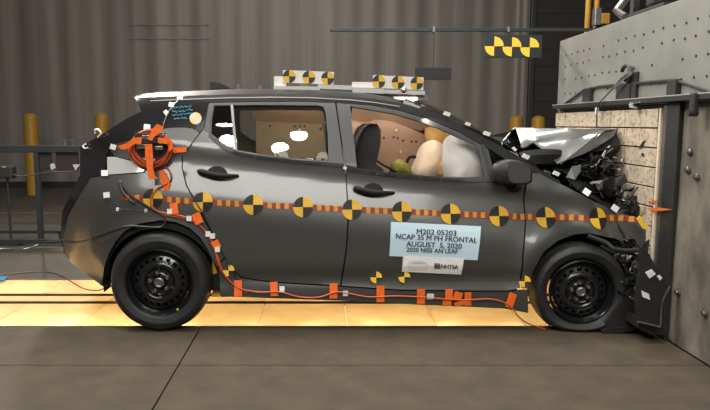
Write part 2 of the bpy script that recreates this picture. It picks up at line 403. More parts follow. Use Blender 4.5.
# equipment standing on top of the barrier
def onx(u, y): return P(u, 20, y).x
eq = thing('camera_rig', (2.45, 1.0, BT), 'dark camera equipment on top of the grey barrier, at the frame top', 'camera rig')
bm = bmesh.new(); add_box(bm, (2.50, .55, BT+.03), (.5, .5, .05), bev=.004); from_bm('base_plate', bm, M['bsteel'], eq)
bm = bmesh.new(); add_box(bm, (2.42, .62, BT+.16), (.16, .22, .13), bev=.012); from_bm('camera_body', bm, M['grail'], eq)
bm = bmesh.new(); add_lathe(bm, [(0, -.06), (.03, -.06), (.034, -.05), (.034, .05), (0, .05)], 16, Matrix.Translation((2.32, .6, BT+.16)) @ Matrix.Rotation(PI/3, 4, 'Z')); from_bm('lens_barrel', bm, M['dull'], eq, smooth=True)
bm = bmesh.new(); add_box(bm, (2.30, .80, BT+.3), (.05, .05, .6), bev=.004); from_bm('upright', bm, M['bsteel'], eq)
bm = bmesh.new(); add_tube(bm, [(2.28, .9, BT+.05), (2.30, 1.1, BT+.13), (2.42, 1.1, BT+.3)], .03, 10); from_bm('grey_arm', bm, M['dull'], eq, smooth=True)
for u in (588.0, 596.5):
    a = P(u, 10, 2.6); bm = bmesh.new(); add_tube(bm, [(a.x, 2.6, 0), (a.x, 2.6, 4.2)], .026, 12)
    add_lathe(bm, [(.028, 0), (.04, 0), (.04, .03), (.028, .03)], 16, Matrix.Translation((a.x, 2.6, 2.0)) @ Matrix.Rotation(PI/2, 4, 'X'))
    o = from_bm('yellow_pipe', bm, M['bollard'], None, smooth=True)
    tag(o, ('left' if u < 590 else 'right') + ' one of the two upright yellow pipes behind the barrier', 'pipe', 'yellow pipes behind the barrier')
a = P(604, 17, 2.35); o = thing('utility_box', (a.x, 2.35, 0), 'small grey and yellow box on a post behind the barrier top', 'box')
bm = bmesh.new(); add_box(bm, (a.x-.07, 2.35, a.z), (.06, .08, .16), bev=.005); from_bm('grey_box', bm, M['dull'], o)
bm = bmesh.new(); add_box(bm, (a.x+.0, 2.35, a.z-.02), (.08, .09, .10), bev=.008); from_bm('yellow_cover', bm, M['bollard'], o)
bm = bmesh.new(); add_box(bm, (a.x-.03, 2.40, a.z/2), (.05, .05, a.z), bev=.004); from_bm('post', bm, M['bsteel'], o)

# overhead bar with the two hanging boards
YO = 2.2
a = P(330, 30, YO); b = P(535, 27, YO)
ob = thing('overhead_bar', (b.x, YO, a.z), 'thin grey bar across the air above the car roof', 'bar')
bm = bmesh.new(); add_box(bm, ((a.x+2.7)/2, YO, a.z), (2.7-a.x, .03, .032), bev=.003); from_bm('bar', bm, M['grail'], ob)
bm = bmesh.new(); add_box(bm, (2.6, YO, a.z/2), (.08, .08, a.z), bev=.004); from_bm('support_post', bm, M['bsteel'], ob)
for u in (434, 509):
    c = P(u, 27, YO-.02); bm = bmesh.new(); add_box(bm, (c.x, YO, a.z), (.025, .05, .05), bev=.004); from_bm('bar_clip', bm, M['dull'], ob)
c0 = P(415, 67.5, YO); c1 = P(451, 80, YO)
hb = thing('hanging_board', ((c0.x+c1.x)/2, YO, a.z), 'small plain dark board hanging on a rod above the windscreen', 'board')
bm = bmesh.new(); add_box(bm, ((c0.x+c1.x)/2, YO, (c0.z+c1.z)/2), (c1.x-c0.x, .02, c0.z-c1.z), bev=.004); from_bm('board', bm, M['seat'], hb)
c = P(434, 40, YO); bm = bmesh.new(); add_box(bm, (c.x, YO, (c0.z+a.z-.02)/2), (.010, .010, a.z-.02-c0.z)); from_bm('rod', bm, M['grail'], hb)
c0 = P(484.5, 35, YO); c1 = P(541.5, 58, YO)
tb = thing('hanging_target', ((c0.x+c1.x)/2, YO, a.z), 'dark hanging board with yellow wedge targets left of the barrier', 'target board')
bm = bmesh.new(); add_box(bm, ((c0.x+c1.x)/2, YO, (c0.z+c1.z)/2), (c1.x-c0.x, .015, c0.z-c1.z), bev=.003); from_bm('board', bm, M['grail'], tb)
c = P(509, 30, YO); bm = bmesh.new(); add_box(bm, (c.x, YO, (c0.z+a.z-.02)/2), (.012, .012, a.z-.02-c0.z+.01)); from_bm('rod', bm, M['grail'], tb)
for u, v in ((494.3, 46.2), (512, 46.8), (529.8, 47.3)):
    c = P(u, v, YO-.012); r = 9.2*(YO+4.09)/F
    for a0 in (0, PI):
        bm = bmesh.new(); add_prism(bm, [c]+[c+Vector((r*math.cos(a0+k*PI/16), 0, r*math.sin(a0+k*PI/16))) for k in range(9)], (0, .003, 0))
        from_bm('yellow_wedge', bm, M['yellow'], tb)

# ------------------------------------------------------------------ left background: guard rail, floor track, device
YG = 3.3
gr = thing('guard_rail', (-3.6, YG, 0), 'dark steel guard rail with hanging panel behind the car tail', 'guard rail')
z1 = P(40, 145.5, YG).z; z0 = P(40, 152.5, YG).z; xe = P(112, 150, YG).x
bm = bmesh.new(); add_box(bm, ((xe-6.5)/2, YG, (z0+z1)/2), (xe+6.5, .06, z1-z0), bev=.008); from_bm('top_rail', bm, M['grail'], gr)
for u in (39, -60, 150):
    c = P(u, 200, YG); bm = bmesh.new(); add_box(bm, (c.x, YG, z0/2), (.055, .055, z0), bev=.004); add_box(bm, (c.x, YG, .008), (.14, .12, .016)); from_bm('rail_post', bm, M['grail'], gr)
for (u0, u1, v0, v1) in ((34, 52, 152, 170), (56, 79, 152, 171)):
    c0 = P(u0, v0, YG+.02); c1 = P(u1, v1, YG+.02); bm = bmesh.new(); add_box(bm, ((c0.x+c1.x)/2, YG+.02, (c0.z+c1.z)/2), (c1.x-c0.x, .03, c0.z-c1.z), bev=.004); from_bm('hanging_panel', bm, M['door'], gr)
for u in (65, 73):
    c = P(u, 144, YG); bm = bmesh.new(); add_tube(bm, [(c.x, YG, z1-.002), (c.x, YG, z1+.05)], .012, 8); add_box(bm, (c.x, YG, z1+.055), (.05, .03, .012)); from_bm('rail_bolt', bm, M['dull'], gr)
c = P(53, 163, YG-.03)
bm = bmesh.new(); add_prism(bm, [P(u, v, YG-.03) for u, v in ((50, 165), (51.5, 163.5), (54, 163.5), (55.5, 168), (51, 170))], (0, .01, 0)); o = from_bm('paper_tag', bm, M['disc'], gr)
bm = bmesh.new(); add_prism(bm, [P(u, v, YG-.03) for u, v in ((72.5, 164.5), (80, 164.5), (75.5, 170.5))], (0, .01, 0)); from_bm('beige_flag', bm, M['disc'], gr)
ft = thing('floor_track', (-3.6, YG-.2, 0), 'low pair of dark steel track bars lying on the floor behind the car', 'floor track')
for (v, h_, y) in ((213.5, .02, 4.6), (231.8, .035, 3.35), (241.5, .05, 3.0)):
    c = P(0, v, y); zc_ = max(c.z, h_/2+.001)
    bm = bmesh.new(); add_box(bm, (-4.0, y, zc_), (5.4, .05, h_), bev=.003)
    for xx in (-6.2, -4.6, -3.0, -1.6):
        if zc_ > h_: add_box(bm, (xx, y, zc_/2), (.05, .05, zc_))
    from_bm('track_bar', bm, M['grail'] if v > 214 else M['dull'], ft)
c = P(7, 172, 3.1); dv = thing('dark_device', (c.x, 3.2, 0), 'dark instrument head on a thin stand at the left edge', 'instrument')
bm = bmesh.new(); add_box(bm, c, (.17, .12, .14), bev=.02); from_bm('instrument_body', bm, M['bsteel'], dv)
bm = bmesh.new(); add_tube(bm, [(c.x, 3.1, 0), (c.x, 3.1, c.z-.05)], .014, 8); add_box(bm, (c.x, 3.1, .01), (.3, .3, .02)); from_bm('stand', bm, M['bsteel'], dv)
bm = bmesh.new(); add_box(bm, c+Vector((.0, -.065, .06)), (.04, .01, .008)); from_bm('status_light', bm, M['disc'], dv)
def cable(name, pts, r, m, label, parent=None, sub=6, n=6):
    bm = bmesh.new(); add_tube(bm, spline(pts, sub), r, n); o = from_bm(name, bm, m, parent, smooth=60)
    if parent is None: tag(o, label, 'cable')
    return o
cable('hose', [P(8, 172, 3.05), P(22, 176, 3.1), P(50, 172, 3.15), P(75, 171, 3.2), P(95, 166, 3.2)], .008, M['bcable'], 'dark cable strung from the instrument head below the guard rail')
cable('floor_hose', [PZ(-40, 252, .03), PZ(0, 249, .03), PZ(25, 249, .03), PZ(45, 244, .08)+Vector((0, 0, .02)), P(62, 240, 1.2), P(80, 243, .9)], .009, M['dull'], 'grey hose running over the floor to the car rear bumper')
cable('ground_cable', [PZ(-20, 277, .01), PZ(0, 275, .01), PZ(38, 271.5, .01), PZ(58, 274, .01), PZ(72, 282, .012), PZ(85, 289, .012), PZ(100, 290, .02), P(108, 284, .4)], .005, M['bcable2'], 'thin brown cable curving over the lit panels behind the rear wheel')
bm = bmesh.new(); c = [PZ(u, v, .012) for u, v in ((-12, 277), (8, 277.5), (4, 281.5), (-12, 283))]; add_prism(bm, c, (0, 0, .012)); o = from_bm('blue_sheet', bm, M['tarp']); tag(o, 'scrap of blue plastic on the floor at the left edge', 'plastic sheet')

# ================================================================== THE CAR
YC = .9
RW = P(161, 286, .03); FW = P(577, 289, .03)
WR = .315
def crease(x): return 1.0 - .125*x
def S(x, z):
    """near side of the body: y for a place x, z"""
    zt = crease(x)+.09; zb = min(z, zt); dz = zb - crease(x)
    if dz >= 0: y = .088 + .03*dz
    else:
        a = -dz
        if a < .2: y = .088 - .32*a
        elif a < .35: y = .088 - .064 - .32*((a-.2) - (a-.2)**2/.30)
        else: y = .10*(a-.35)**2
    # concave strip above the sill, sill rolls out
    if z < .42:
        t = min(1, (.42-z)/.06); y += .018*t
    if z < .33:
        t = min(1, (.34-z)/.08); t = t*t*(3-2*t); y -= .024*t
    if z > zt:
        y += .42*(z-zt) + 0.6*max(0, z-1.33)**2 + 8*max(0, z-1.49)**2
    if x > 1.15: y += .055*((x-1.15)/.9)**2
    if x < -1.15: y += .34*((-1.15-x)/.6)**2.2
    if x > 1.3:
        t = max(0, z-(1.0-.52*(x-1.42))); k = min(1, (x-1.3)/.2); y += k*2.6*t*t
    for c in (RW, FW):
        r = math.hypot(x-c.x, z-.31); y -= .020*math.exp(-((r-.37)/.07)**2) if z < .85 else 0
    return y
def W(u, v, off=0.0):
    """place on the body side seen at a pixel; off = distance outwards"""
    y = .1
    for _ in range(14):
        p = P(u, v, y); y = y*.4 + .6*(S(p.x, p.z)-off)
    return P(u, v, y)
def resample(poly, step):
    out = []
    for i in range(len(poly)):
        a = poly[i]; b = poly[(i+1) % len(poly)]; L = (b-a).length; n = max(1, int(L/step))
        for k in range(n): out.append(a+(b-a)*k/n)
    return out
def inside(p, poly):
    c = False; n = len(poly)
    for i in range(n):
        a = poly[i]; b = poly[(i+1) % n]
        if (a[1] > p[1]) != (b[1] > p[1]) and p[0] < (b[0]-a[0])*(p[1]-a[1])/(b[1]-a[1])+a[0]: c = not c
    return c
def surf_panel(name, outline, m, parent, holes=(), off=0.0, th=.012, step=.035, label=None, smooth=True, warp=None, wcoords=False):
    conv = (lambda q: Vector((q[0], q[1]))) if wcoords else (lambda q: (lambda p: Vector((p.x, p.z)))(W(q[0], q[1], off)))
    out = resample([conv(q) for q in outline], step*.8); hs = [resample([conv(q) for q in h], step*.8) for h in holes]
    pts = []; edges = []
    for lp in [out]+hs:
        s = len(pts); pts += lp; edges += [(s+i, s+(i+1) % len(lp)) for i in range(len(lp))]
    x0 = min(p.x for p in out); x1 = max(p.x for p in out); z0 = min(p.y for p in out); z1 = max(p.y for p in out)
    bnd = list(pts)
    nx = int((x1-x0)/step)+1; nz = int((z1-z0)/step)+1
    for i in range(nx):
        for k in range(nz):
            q = Vector((x0+(i+.5+(.5 if k % 2 else 0))*step, z0+(k+.5)*step))
            if not inside(q, out) or any(inside(q, h) for h in hs): continue
            if min((q-b).length_squared for b in bnd) < (step*.45)**2: continue
            pts.append(q)
    vv, ee, ff, *_ = delaunay_2d_cdt(pts, edges, [], 0, 1e-6)
    bm = bmesh.new(); fr = []; bk = []
    for q in vv:
        y = S(q.x, q.y)-off; p = Vector((q.x, y, q.y))
        if warp: p = warp(p)
        e = 1e-3; n = Vector((-(S(q.x+e, q.y)-S(q.x-e, q.y))/(2*e), 1, -(S(q.x, q.y+e)-S(q.x, q.y-e))/(2*e))).normalized()
        fr.append(bm.verts.new(p)); bk.append(bm.verts.new(p+n*th))
    cnt = {}
    for f in ff:
        c = sum((vv[i] for i in f), Vector((0, 0)))/len(f)
        if not inside(c, out) or any(inside(c, h) for h in hs): continue
        bm.faces.new([fr[i] for i in f]); bm.faces.new([bk[i] for i in reversed(f)])
        for a, b in zip(f, list(f[1:])+[f[0]]):
            cnt[(a, b)] = 1
    for (a, b) in list(cnt):
        if (b, a) not in cnt: bm.faces.new((fr[b], fr[a], bk[a], bk[b]))
    bmesh.ops.delete(bm, geom=[v for v in bm.verts if not v.link_faces], context='VERTS')
    return from_bm(name, bm, m, parent, smooth=45 if smooth else False, label=label)

car = thing('car', (.35, .9, 0), 'dark grey hatchback crashed nose first into the barrier', 'car')
PAINT = M['paint']
wheelwell_r = [(100.5, 285.5), (104, 268), (108.5, 254), (115, 242), (124.4, 231), (139, 223.5), (161, 220), (176, 222), (190.3, 228), (200, 237), (207, 248), (213, 260), (217, 267)]
quarter = [(103, 286.5), (82, 271), (70, 262), (64, 250), (62.5, 242), (65, 230), (68, 216), (75, 203), (80, 194), (91, 177.5), (106, 175.5), (144, 173), (146.5, 170), (134, 160.5), (115, 156), (110, 150), (114.5, 144.5), (133, 138.5), (146, 134.5), (159, 129.6), (171, 127.6), (185, 127.4), (193, 128.6), (199.3, 132.6),
           (187, 149.5), (181.6, 155), (181.7, 168.5), (186, 186), (192.8, 198), (203, 218), (213, 238), (224, 257), (217, 267)] + wheelwell_r[::-1][1:]
both = []
o = surf_panel('rear_quarter_panel', quarter, PAINT, car); both.append(o)
rwin = [(213.3, 105.4), (260, 104.8), (318, 105.4), (323.5, 106.8), (325.6, 112), (327.8, 134), (328.8, 160.8), (290, 157.8), (257, 153.5), (237, 149.8), (223.9, 143.6), (214.5, 136.5), (211, 133)]
rdoor = [(209, 102.8), (260, 101.8), (300, 101.8), (335, 102.8), (339, 130), (343.3, 161), (345.8, 180), (347.6, 215), (345.6, 250), (340, 285.2), (310, 283.8), (277, 281.8), (255, 279.3), (241, 276.8), (228.8, 263.5), (214.5, 237), (204.5, 217.5), (194, 197.5), (187.2, 185.6), (182.8, 168.5), (182.6, 155.2), (188, 150), (200.4, 133), (204.5, 129)]
rtopn = 4; bl_r = [(344, 164.6), (329, 163), (290, 160), (257, 155.8), (237, 152), (222, 145.8), (213, 138.2), (204.5, 129)]
o = surf_panel('rear_door', bl_r[::-1]+rdoor[6:23], PAINT, car); both.append(o); rd = o
o = surf_panel('window_frame', rdoor[:6]+[(a, b-.5) for a, b in bl_r], M['frame'], car, [rwin], step=.025); both.append(o)
fwin = [(350, 105.5), (370, 109), (395, 113.5), (417, 120), (439, 128), (460, 137.5), (473, 143), (480, 151.5), (485, 177.5), (455, 177), (428, 176), (384, 172), (357, 168)]
qwin = [(486.5, 143.5), (500, 153), (514, 163), (522, 170.5), (520, 176), (495, 176)]
fdoor = [(336.6, 102.8), (370, 105.3), (400, 110.8), (430, 119.8), (460, 132.8), (490, 150), (510, 163), (527, 173.5), (523, 197), (524.8, 222), (522, 255), (520, 288), (508, 290.6), (474.5, 290.6), (400, 289.4), (341.6, 285.6), (347.2, 250), (349.2, 215), (347.4, 180), (344.9, 161), (340.6, 130)]
bl_f = [(345.8, 168), (356, 169.8), (384, 174), (428, 178.2), (455, 179.4), (487, 179.6), (524.5, 180)]
o = surf_panel('front_door', bl_f+fdoor[8:18], PAINT, car); both.append(o); fd = o
o = surf_panel('window_frame', fdoor[:8]+[(a, b-.5) for a, b in bl_f[::-1]]+fdoor[18:], M['frame'], car, [fwin, qwin], step=.025); both.append(o)
arch_f = [(529, 288), (534.6, 268), (543.4, 252), (558, 240.5), (575.6, 234.6), (590, 233), (616.6, 239), (637, 247.8)]
fender = [(527.8, 174), (540, 171.5), (560, 183.5), (590, 199.5), (612, 210), (630, 216), (643, 222), (646.5, 235), (644, 250)] + arch_f[::-1] + [(521.6, 288), (523.6, 255), (526.2, 222), (524.4, 197)]
def fwarp(p):
    # crushed: buckles in the fender
    t = max(0, p.x-1.45)
    return p + Vector((0, .05*t*math.sin(p.x*17+p.z*9)*1.2, 0))
o = surf_panel('front_fender', fender, PAINT, car, warp=fwarp, step=.028); both.append(o)
sill = [(218, 268), (224.5, 258.5), (229.5, 266), (240.5, 278), (255, 280.6), (277, 283.2), (310, 285.2), (341, 286.8), (400, 291), (474, 292.2), (508, 292.2), (521, 289.5), (527.5, 289.5), (528, 313), (504, 308.5), (390, 303.2), (334, 300.3), (221, 297)]
o = surf_panel('sill', sill, PAINT, car, off=.0, th=.03); both.append(o)
belt = [(209.5, 133.5), (223, 145.2), (237, 151.6), (257, 155.4), (290, 159.6), (329, 162.7), (343.8, 164.4), (344, 167.6), (329, 165.8), (290, 162.8), (257, 158.5), (236, 154.6), (221, 148), (208, 136)]
o = surf_panel('belt_trim', belt, M['trim'], car, off=.006, th=.008, step=.02); both.append(o)
belt2 = [(346.5, 165), (357, 168.7), (384, 172.8), (428, 177), (455, 178.2), (487, 178.4), (522, 178), (522, 181), (487, 182), (455, 181.6), (428, 180.2), (384, 176), (346.7, 171)]
o = surf_panel('belt_trim', belt2, M['trim'], car, off=.006, th=.008, step=.02); both.append(o)
# C pillar panel and tailgate side
cp = [(134.5, 97.5), (150, 99.6), (206, 101.8), (208, 102.6), (203.6, 129), (200, 132), (193.4, 127.9), (185, 126.8), (171, 127), (159, 128.9), (146, 133.8), (133, 137.8), (114, 143.8), (109, 150), (106, 156), (104.5, 175), (91, 177), (80, 193.5), (74.5, 202.5), (67.5, 216), (64.5, 230), (62.3, 241.5), (60.8, 236), (61.8, 212), (68.3, 199), (75, 185.6), (80, 176), (80, 147.5), (104, 133), (126, 119), (141, 111.5), (139, 105)]
o = surf_panel('tailgate_side', cp, M['gloss_black'], car, off=.003); both.append(o)
lens = [(107, 157), (115, 156.8), (133, 161.3), (145, 169), (143, 172), (107.5, 174.5)]
o = surf_panel('tail_lamp', lens, M['lens'], car, off=.004, step=.02); both.append(o)
seam = [(110, 176.4), (146, 174.5), (146, 175.6), (112, 178)]
# roof rail / A-pillar band, from spoiler to cowl
topl = [(136, 98), (150, 97.3), (190, 95.6), (230, 94.3), (270, 93.8), (310, 94.2), (350, 96.4), (375, 99), (400, 103), (430, 111.2), (450, 119.5), (480, 134.6), (510, 151.2), (540, 169.8), (560, 181)]
botl = [(560, 184), (540, 172.6), (527, 173), (510, 162.4), (490, 149.4), (460, 132.2), (430, 119.2), (400, 110.2), (370, 104.8), (335, 102.2), (300, 101.2), (260, 101.2), (208, 101.9), (150, 99)]
o = surf_panel('roof_rail', topl+botl, M['rail'], car, off=.004, th=.02, step=.02); both.append(o)
hl = topl[1:9]; band = [(u, v+3.0) for u, v in hl]+[(u, v+3.9) for u, v in hl[::-1]]
o = surf_panel('roof_moulding', band, M['mould'], car, off=.009, th=.005, step=.02); both.append(o)
# door edges to rear: window seals and dividers
def frame_strip(name, pts, wpx, m, off=.008):
    a = []; b = []
    for i, (u, v) in enumerate(pts):
        p = Vector(pts[max(0, i-1)]); q = Vector(pts[min(len(pts)-1, i+1)]); d = (q-p).normalized(); n = Vector((-d.y, d.x))*wpx/2
        a.append((u+n.x, v+n.y)); b.append((u-n.x, v-n.y))
    return surf_panel(name, a+b[::-1], m, car, off=off, th=.012, step=.02)
both.append(frame_strip('window_divider', [(231.8, 104.5), (236, 149.6)], 2.4, M['mould2'], .006))
both.append(frame_strip('window_divider', [(482.3, 144.5), (486, 157), (491, 177)], 3.2, M['trim'], .006))
both.append(frame_strip('window_seal', [(350, 105), (370, 108.2), (395, 112.7), (417, 119.2), (439, 127.2), (460, 136.7), (474, 142.5)], 2.6, M['trim'], .004))
both.append(frame_strip('window_seal', [(213.5, 104.6), (260, 104), (318, 104.6)], 1.8, M['trim'], .004))
both.append(frame_strip('window_seal', [(213.3, 105.4), (211, 120), (210.5, 133)], 1.8, M['trim'], .004))
# panes
pane_pts = [(212.5, 104.6), (260, 104), (319, 104.6), (324.5, 106), (326.4, 112), (328.6, 134), (329.6, 161.8), (290, 158.8), (257, 154.5), (237, 150.8), (223.5, 144.6), (210, 134)]
o = surf_panel('rear_window_pane', pane_pts, M['glass'], car, off=-.008, th=.004, step=.05)
o2 = surf_panel('quarter_window_pane', qwin, M['glassd'], car, off=-.006, th=.004, step=.03)
# glass surfaces one-sided for clean reflection
for c in list(both): grp_mirror(c, car)

# dark inner shell behind the shut lines, with wheel openings
def circ(c, r, n=28, a0=0, a1=2*PI): return [(c.x+r*math.cos(a0+(a1-a0)*k/n), c.z+r*math.sin(a0+(a1-a0)*k/n)) for k in range(n+1)]
shell = [(-1.46, .40), (-1.50, .9), (-1.25, 1.05)] + [(-.9, 1.07), (1.35, .95), (1.9, .80), (2.0, .62)] + circ(Vector((FW.x, 0, .30)), .385, 20, .25, PI-.1) + [(FW.x-.40, .22), (RW.x+.40, .22)] + circ(Vector((RW.x, 0, .30)), .375, 20, .1, PI-.1)
o = surf_panel('inner_shell', shell, M['under'], car, off=-.03, th=.02, step=.08, wcoords=True); grp_mirror(o, car)
# wheel wells
for c, nm in ((RW, 'wheel_arch_liner'), (FW, 'wheel_arch_liner')):
    bm = bmesh.new(); n = 20; R = .385; prev = None
    for k in range(n+1):
        a = -.15+(PI+.3)*k/n; x = c.x+R*math.cos(a); z = .30+R*math.sin(a)
        cur = [bm.verts.new((x, y, z)) for y in (.055, .42)]
        if prev: bm.faces.new((prev[0], prev[1], cur[1], cur[0]))
        prev = cur
    cc = [bm.verts.new((c.x+R*math.cos(-.15+(PI+.3)*k/n), .42, .30+R*math.sin(-.15+(PI+.3)*k/n))) for k in range(n+1)]
    bm.faces.new(cc)
    o = from_bm(nm, bm, M['under'], car, smooth=60); grp_mirror(o, car)
# floor pan
bm = bmesh.new()
for k in range(8): add_box(bm, (-.25+0*k, YC, .25+.004*k), (1.95, 1.62-.03*k, .008)) if k in (0, 7) else None
add_box(bm, (.35, YC, .26), (1.75, 1.58, .14), bev=.04); add_box(bm, (-1.35, YC, .40), (.55, 1.1, .25), bev=.06); add_box(bm, (-.7, YC, .33), (.9, .95, .1), bev=.03); add_box(bm, (1.6, YC, .42), (.7, .95, .3), bev=.05)
from_bm('floor_pan', bm, M['under'], car)

# lofts across the car
def loft(name, edge, m, bz=0, bx=0, n=14, inset=0, label=None, noise=0):
    bm = bmesh.new(); rows_ = []
    for (p, kz, kx) in edge:
        row = []
        for j in range(n+1):
            t = j/n; y = p.y+inset+(2*(YC-p.y-inset))*t; s = 1-(2*t-1)**2
            row.append(bm.verts.new((p.x+kx*s+random.uniform(-noise, noise), y, p.z+kz*s+random.uniform(-noise, noise))))
        rows_.append(row)
    for a, b in zip(rows_, rows_[1:]):
        for j in range(n): bm.faces.new((a[j], a[j+1], b[j+1], b[j]))
    return from_bm(name, bm, m, car, smooth=60, label=label)
redge = [W(u, v, .004) for u, v in topl[:9]]
roof_e = [(p, .062, -.02 if i < 2 else 0) for i, p in enumerate(redge)]
loft('roof_panel', roof_e, M['roofpaint'])
wedge = [W(u, v, .0) for u, v in topl[8:]]
loft('windscreen', [(p, .03+.03*(1-i/6), .10) for i, p in enumerate(wedge)], M['glassd'])
# rear: spoiler, rear window, tailgate, bumper
tip = W(135, 97.5); under_t = W(141, 111.5)
loft('spoiler', [(redge[0], .062, -.02), (tip+Vector((-.01, 0, .0)), .055, -.06), (tip+Vector((0, 0, -.012)), .05, -.06), (under_t+Vector((.02, .02, .0)), .03, -.03)], M['gloss_black'])
loft('rear_window', [(W(141, 111.5), .03, -.05), (W(126, 119), .02, -.06), (W(104, 133), .02, -.07), (W(82, 146.5), .0, -.08)], M['glassd'])
loft('tailgate', [(W(81, 147), .0, -.08), (W(80, 160), 0, -.07), (W(80, 175), 0, -.06), (W(75, 185.6), 0, -.06), (W(68.3, 199), 0, -.06)], PAINT)
loft('rear_bumper', [(W(68.3, 199), 0, -.06), (W(62.3, 211), 0, -.06), (W(61, 225), 0, -.06), (W(61.2, 241), 0, -.06), (W(64, 252), 0, -.05), (W(72, 264), 0, -.04), (W(84, 272.5), 0, -.02), (W(103, 286.5), 0, 0), (W(103, 284)+Vector((.2, .0, .03)), 0, 0)], M['trim'])
# cowl and dashboard block
cw = W(556, 179)
bm = bmesh.new(); add_box(bm, (1.34, YC, .92), (.42, 1.40, .22), bev=.05); add_box(bm, (1.10, YC, .88), (.25, 1.34, .20), bev=.05); from_bm('dashboard', bm, M['trim'], car)

# shark fin, roof bits
fin = [P(210, 82, .9), P(214, 81.8, .9), P(222, 84, .9), P(232, 88.8, .9), P(210, 89.5, .9)]
bm = bmesh.new(); add_prism(bm, [p+Vector((0, -.012, 0)) for p in fin], (0, .024, 0)); bmesh.ops.bevel(bm, geom=bm.edges[:], offset=.004, segments=2, affect='EDGES'); from_bm('roof_antenna', bm, M['trim'], car)

# tail wiper / latch loops of wire at the glass
bm = bmesh.new(); add_tube(bm, spline([W(95, 133.5, .02), W(95.5, 129.5, .04), W(99, 130, .05), W(101, 134, .04), W(98, 137.5, .02)]), .006, 6); from_bm('white_wire_loop', bm, M['white'], car, smooth=60)
bm = bmesh.new(); add_tube(bm, spline([W(86, 144, .02), W(83, 146, .03), W(85, 148.5, .03), W(88, 147.5, .02)]), .005, 6); from_bm('white_wire_loop', bm, M['white'], car, smooth=60)

# ---------------------------------------------------------------- wheels
def make_wheel(c, rot, flat):
    Mx = Matrix.Translation(c) @ Matrix.Rotation(rot, 4, 'Z')
    bm = bmesh.new()
    prof = [(.212, .06), (.213, .006), (.222, -.004), (.240, -.012), (.262, -.016), (.266, -.0175), (.270, -.016), (.285, -.012), (.300, .0), (.309, .018), (.314, .036)]
    for y in (.06, .10, .14): prof += [(.316, y-.012), (.309, y-.010), (.309, y-.004), (.316, y-.002)]
    prof += [(.314, .165), (.300, .195), (.26, .212), (.212, .20), (.205, .15)]
    kk = .958 if flat else 1.028
    prof = [(.225+(r-.225)*(kk*.316-.225)/.091 if r > .225 else r, y) for r, y in prof]
    add_lathe(bm, prof, 72, Mx)
    for v in bm.verts:
        lim = .004
        zz = v.co.z
        if flat:
            if zz < .075:
                k = min(1, (.075-zz)/.11); q_ = max(0, (zz+.045)/.12); v.co.z = .004+.071*q_**1.6; v.co.y -= .022*k*(1 if v.co.y < .1 else -1); v.co.x += (v.co.x-c.x)*.08*k
        elif zz < .02:
            v.co.z = max(lim, zz+.0); v.co.y -= .006
        if v.co.z < lim: v.co.z = lim
    ty = from_bm('wheel', bm, M['rubber'], car, smooth=40)
    if flat: Mx = Mx @ Matrix.Diagonal((.94, 1, .94, 1))
    # steel rim barrel and disc with real slots
    bm = bmesh.new()
    add_lathe(bm, [(.216, .004), (.219, -.004), (.214, -.008), (.208, .0), (.205, .018), (.196, .024), (.190, .035), (.186, .075)], 60, Mx)
    add_lathe(bm, [(.186, .040), (.176, .030), (.166, .022)], 80, Mx)
    N = 80 if not flat else 72; per = 4
    r1, r2, ya, yb = .166, .136, .022, .012
    for k in range(N):
        a0 = 2*PI*k/N; a1 = 2*PI*(k+1)/N
        def pt(r, y, a): return Mx @ Vector((r*math.cos(a), y, r*math.sin(a)))
        if k % per in (0, 1):
            vs_ = [bm.verts.new(pt(r, y, a)) for r, y, a in ((r1, ya, a0), (r1, ya, a1), (r2, yb, a1), (r2, yb, a0))]; bm.faces.new(vs_)
        else:
            for (ra, rb) in ((r1, r1-.005), (r2+.005, r2)):
                yy0 = ya+(yb-ya)*(r1-ra)/(r1-r2); yy1 = ya+(yb-ya)*(r1-rb)/(r1-r2)
                vs_ = [bm.verts.new(pt(r, y, a)) for r, y, a in ((ra, yy0, a0), (ra, yy0, a1), (rb, yy1, a1), (rb, yy1, a0))]; bm.faces.new(vs_)
    add_lathe(bm, [(.136, .012), (.126, .004), (.112, -.002), (.098, .004), (.092, .022), (.080, .030), (.055, .026), (.040, .012), (.036, -.004), (.0, -.006)], 60, Mx)
    bmesh.ops.remove_doubles(bm, verts=bm.verts, dist=.0003)
    from_bm('rim', bm, M['steel'], ty, smooth=50)
    bm = bmesh.new(); add_lathe(bm, [(.18, .07), (.0, .07)], 40, Mx); from_bm('brake_disc', bm, M['bsteel'], ty)
    for k in range(5):
        a = 2*PI*k/5+.5; q = Vector((.060*math.cos(a), .0, .060*math.sin(a)))
        bm = bmesh.new(); add_lathe(bm, [(.016, .03), (.013, -.002), (.009, -.008), (0, -.008)], 6, Mx @ Matrix.Translation(q)); from_bm('lug_nut', bm, M['dull'], ty)
    bm = bmesh.new(); add_lathe(bm, [(.034, -.004), (.032, -.010), (.024, -.013), (.020, -.008), (.0, -.008)], 24, Mx); from_bm('hub_cap', bm, M['dull'], ty, smooth=40)
    return ty
wr_ = make_wheel(Vector((RW.x, -.012, .326)), 0, False)
wf_ = make_wheel(Vector((FW.x+.012, -.004, .264)), math.radians(-4), True)
bm = bmesh.new(); q = Vector((RW.x+.115, -.020, .326-.175)); add_lathe(bm, [(0, -.006), (.008, -.006), (.008, .0)], 12, Matrix.Translation(q)); from_bm('green_dot', bm, mat('green_dot_paint', (.25, .55, .05), .5), wr_)
for wo in (wr_, wf_):
    c2 = grp_mirror(wo, car)
    for ch in [x for x in COL.objects if x.parent == wo]:
        d = ch.copy(); COL.objects.link(d); d.parent = c2
# rear suspension stub visible behind rear wheel: checker strip
def pxpoly(name, pts, m, parent, off=.004, th=.0025, step=.03, label=None):
    return surf_panel(name, pts, m, parent, off=off, th=th, step=step, smooth=False, label=label)

